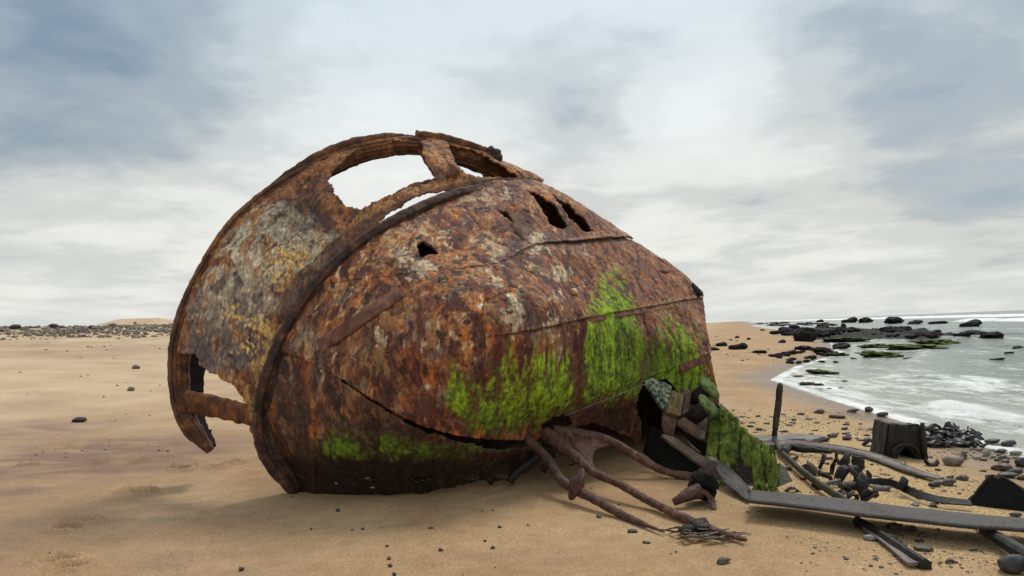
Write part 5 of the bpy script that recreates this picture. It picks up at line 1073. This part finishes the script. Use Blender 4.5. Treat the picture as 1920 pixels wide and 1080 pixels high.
AREAS = [([(1370, 770), (1500, 775), (1640, 800), (1640, 830), (1500, 812), (1400, 812)], 88, 4, 16, 'small flat stone strewn on the sand between the surf and the wreckage'),
         ([(1760, 800), (1920, 850), (1920, 875), (1760, 855)], 46, 5, 18, 'small stone in the strewn band at the water line on the right'),
         ([(1560, 850), (1800, 850), (1800, 930), (1640, 925)], 72, 4, 13, 'small stone scattered between the scrap heap and the housing'),
         ([(1480, 1000), (1600, 985), (1900, 1010), (1860, 1078), (1500, 1078)], 54, 4, 12, 'small stone scattered on the sand in front of the long plate'),
         ([(1320, 625), (1470, 655), (1440, 690), (1335, 670)], 22, 3, 9, 'small dark stone on the far beach beside the boulders')]
for poly, n_, lo, hi, lab in AREAS:
    xs, ys = [q[0] for q in poly], [q[1] for q in poly]; c = 0
    while c < n_:
        x, y = rs.uniform(min(xs), max(xs)), rs.uniform(min(ys), max(ys))
        if not inpoly(np.array([x]), np.array([y]), poly)[0]: continue
        mk = rs.choice([K_, K_, B_s, B_s, 'stone_tan']); place('pebble', STONE[mk][c % 3], x, y, lo + (hi - lo) * rs.random() ** 2.2, {'stone_dark': 'dark ', 'stone_brown': 'brown ', 'stone_tan': 'tan '}[mk] + lab.replace('dark ', ''), 'stone', 'loose stones on the beach', hgt=rs.uniform(.4, .9), asp=rs.uniform(.45, .9)); c += 1

def scatter_stuff(name, pts, sizes, mat, label, seed, sub=1, flat=.55):
    base = []
    for i in range(4):
        bm = bmesh.new(); bmesh.ops.create_icosphere(bm, subdivisions=sub, radius=.5); v = np.array([q.co[:] for q in bm.verts]); f = np.array([[q.index for q in p.verts] for p in bm.faces]); bm.free()
        base.append((v * (1 + .35 * pn(v * 2.2 + i * 5, seed))[:, None], f))
    rr = np.random.RandomState(seed); V, Fc, n = [], [], 0
    for p, s in zip(pts, sizes):
        v, f = base[rr.randint(4)]; a = rr.uniform(0, 6.28); R_ = np.array([[math.cos(a), -math.sin(a), 0], [math.sin(a), math.cos(a), 0], [0, 0, 1]])
        V.append((v * np.array([s, s * rr.uniform(.5, .95), s * flat * rr.uniform(.6, 1.2)])) @ R_.T + p); Fc.append(f + n); n += len(v)
    return tag(obj(name, np.concatenate(V), np.concatenate(Fc), mat, smooth=False), label, kind='stuff')
# fine gravel on the right
rr = np.random.RandomState(5); gp, gs = [], []
NG = 30000; gx = rr.uniform(1.3, 7.5, NG); gy = rr.uniform(4.0, 14, NG); q = s_of(gx, gy) - shore_s(a_of(gx, gy)); cl = fbm(xy3(gx, gy) * .9, 3, 88)
k = (q > .4) & (rr.rand(NG) < np.clip(.25 + cl * 1.6, .03, 1)) & (gx > 1.6 + .35 * np.maximum(0, 6.5 - gy)) & (gx < 1.0 * gy)
gx, gy = gx[k], gy[k]; gz = ter(gx, gy); gsz = .010 + .035 * rr.rand(len(gx)) ** 4
half = rr.rand(len(gx)) < .5
for sel, mk, lb in ((half, 'stone_brown', 'fine brown gravel strewn over the sand at the right'), (~half, 'stone_tan', 'fine tan gravel strewn over the sand at the right')):
    scatter_stuff('gravel', np.stack([gx, gy, gz], 1)[sel], gsz[sel], M[mk], lb, 91, 1)
# shingle bank along the top of the beach
rr = np.random.RandomState(6); na = 17000
aa_ = np.concatenate([rr.uniform(-5, 75, 14000), rr.uniform(75, 260, 3000)]); ss = rr.normal(43.6, 1.9, na); ss = np.where(rr.rand(na) < .25, rr.uniform(39.2, 48, na), ss); ss = ss + shore_s(aa_)
bx, by_ = aa_ * CD[0] + ss * IN[0], aa_ * CD[1] + ss * IN[1]; bz = ter(bx, by_); sz = .10 + .34 * rr.rand(na) ** 3
k = ss - shore_s(aa_) > 39.0 + 0.8 * np.sin(aa_ * .3)
scatter_stuff('shingle', np.stack([bx, by_, bz + sz * .1], 1)[k], sz[k], M['ridge'], 'bank of grey shingle along the top of the beach', 93, 1, .6)
for x, y, w_, lab in ((27, 618, 24, 'dark slab rising above the shingle bank at the far left'), (100, 616, 20, 'low dark boulder on the crest of the shingle bank'), (170, 617, 12, 'small boulder on the crest left of the dune'), (125, 660, 5, 'small dark stone on the sand below the shingle bank')):
    p = P(x, y + 4, 52.0); o = place('boulder', STONE['stone_dark'][0], x, y, w_, lab, 'boulder', hgt=.8)

# ------------------------------------------------------------------ reef and boulders
REEF = [rock_mesh('reef_rock', 900 + i, 4, .50, 1.9, M['reef'], .62, .6) for i in range(5)]
MREEF = [rock_mesh('reef_rock', 920 + i, 4, .95, 2.6, M['reefmoss'], .42, .6) for i in range(4)]
RL = [(1507, 640, 50, .95, 'tallest dark boulder of the cluster at the water edge'), (1466, 643, 15, .9, 'small pointed dark boulder on the sand left of the tallest boulder'), (1355, 649, 24, .8, 'left of two low boulders on the far beach'), (1385, 655, 36, .7, 'right and larger of two low boulders on the far beach'), (1339, 657, 22, .6, 'low boulder on the far beach nearest the wreck'),
 (1403, 637, 9, .8, 'small dark boulder on the sand beyond the low boulders'), (1381, 634, 10, .8, 'small boulder on the far sand'), (1427, 662, 30, .45, 'flat grey rock on the sand'), (1455, 669, 26, .6, 'flat dark rock where the sand meets the backwash'), (1508, 656, 36, .5, 'dark rounded rock at the foot of the tallest boulder'), (1539, 662, 38, .55, 'dark rock right of the tallest boulder'), (1572, 654, 40, .55, 'long dark rock standing in shallow water'), (1523, 672, 24, .6, 'dark rock in front of the boulder cluster'), (1480, 664, 30, .5, 'brown rock left of the boulder foot'), (1430, 620, 10, .6, 'small rock beside the tide pool'),
 (1581, 616, 11, 1.6, 'square upright rock on the reef'), (1539, 617, 28, .8, 'peaked rock at the back of the reef'), (1539, 604, 15, .8, 'low rock in the far surf, leftmost'), (1594, 605, 30, .7, 'peaked rock in the far surf'), (1624, 605, 26, .8, 'second peaked rock in the far surf'), (1673, 607, 40, .6, 'long rock in the far surf'), (1713, 608, 30, .5, 'low rock in the far surf right of the long one'), (1762, 607, 36, .35, 'very flat rock in the far surf'), (1821, 612, 46, .55, 'dark rock standing among the breakers'), (1826, 627, 46, .35, 'flat dark rock right of the reef'), (1855, 635, 52, .45, 'low wedge of dark rock off the end of the reef'), (1908, 655, 26, .5, 'dark rock at the right edge of the sea'), (1894, 663, 18, .5, 'small dark rock awash near the right edge'), (1871, 674, 26, .25, 'rock almost covered by foam')]
for i, (x, y, w_, h, lab) in enumerate(RL): place('rock', REEF[i % 5], x, y, w_, lab, 'rock', 'dark rocks along the water', hgt=h * 1.15, asp=.8, sink=.25)
ML = [(1568, 667, 40, .45, 'mossy rock at the right end of the boulder cluster'), (1640, 652, 64, .35, 'green weed covered ledge in front of the reef'), (1584, 641, 84, .3, 'long green ledge along the foot of the reef'), (1650, 669, 84, .38, 'broad bright green rock alone in the shallows'), (1713, 655, 96, .32, 'long dark ledge with green edge right of the green ones'), (1710, 673, 40, .25, 'thin mossy rock right of the bright green rock'), (1541, 701, 58, .42, 'flat mossy rock alone in the foam'), (1513, 722, 32, .55, 'mossy rock nearest the sand'), (1534, 723, 17, .8, 'small dark rock beside the mossy rock nearest the sand'), (1497, 706, 24, .3, 'flat rock in the backwash left of the mossy one'), (1583, 715, 11, .5, 'small flat rock in the shallows'), (1576, 728, 9, .6, 'small round rock in the shallows'), (1555, 729, 9, .6, 'tiny rock in the shallows'), (1755, 645, 92, .3, 'dark ledge at the right end of the reef'), (1600, 673, 12, .7, 'small rock in front of the green ledge')]
for i, (x, y, w_, h, lab) in enumerate(ML): place('rock', MREEF[i % 4], x, y, w_, lab, 'rock', 'weed covered rocks in the shallows', hgt=h * 1.1, asp=.7, sink=.3)
rs = random.Random(55)
nu, nv = 220, 40
tt = np.linspace(0, 1, nu); pxs = 1440 + 378 * tt
near_ = np.array([G(x, y) for x, y in zip(pxs, np.interp(pxs, [1440, 1500, 1560, 1700, 1820], [624, 636, 640, 639, 635]))]); far_ = np.array([G(x, y) for x, y in zip(pxs, np.interp(pxs, [1440, 1500, 1560, 1700, 1820], [619, 615, 614, 618, 630]))])
kk = np.linspace(0, 1, nv)[None, :, None]; S = near_[:, None] * (1 - kk) + far_[:, None] * kk; flat_ = S.reshape(-1, 3) * np.array([1, 1, 0])
hgt = (0.55 * np.abs(fbm(flat_ * 0.16, 4, 951)) + 0.45 * np.abs(fbm(flat_ * 0.5, 3, 955)) + .30 * fbm(flat_ * 0.09, 2, 957)).reshape(nu, nv)
ed = np.minimum(np.sin(np.pi * kk[..., 0]) * 2.2, 1) * np.minimum(np.sin(np.pi * tt[:, None]) * 5, 1)
S[..., 2] = SEA_Z - .12 + (hgt * 1.25 + .10) * ed
tag(obj('reef_shelf', S.reshape(-1, 3), grid_faces(nu, nv), M['reef'], smooth=False), 'long low black rock shelf running out into the surf', 'reef')
for i in range(60):
    x = 1446 + 366 * rs.random(); lo = np.interp(x, [1446, 1520, 1600, 1812], [618, 613, 614, 628]); hi = np.interp(x, [1446, 1520, 1600, 1812], [628, 634, 637, 636]); y = rs.uniform(lo + 4, hi)
    w_ = rs.uniform(10, 34)
    place('rock', REEF[i % 5], x, y, w_, ('large' if w_ > 24 else 'small') + ' jagged black rock on the ' + ('landward' if x < 1560 else 'middle' if x < 1690 else 'seaward') + ' third of the long reef shelf', 'rock', 'rocks of the long black reef', hgt=rs.uniform(.35, .8), asp=.6, sink=-.1)
for i in range(26):
    x = rs.uniform(1450, 1570); y = rs.uniform(655, 682)
    place('rock', REEF[i % 5], x, y, rs.uniform(6, 18), 'small dark stone around the foot of the boulder cluster', 'stone', 'stones round the boulder cluster', hgt=.7)
for i in range(30):
    x = rs.uniform(1420, 1580); y = rs.uniform(606, 612)
    place('rock', REEF[i % 5], x, y, rs.uniform(6, 22), 'low dark rock on the far point', 'rock', 'low rocks on the far point', hgt=.35)
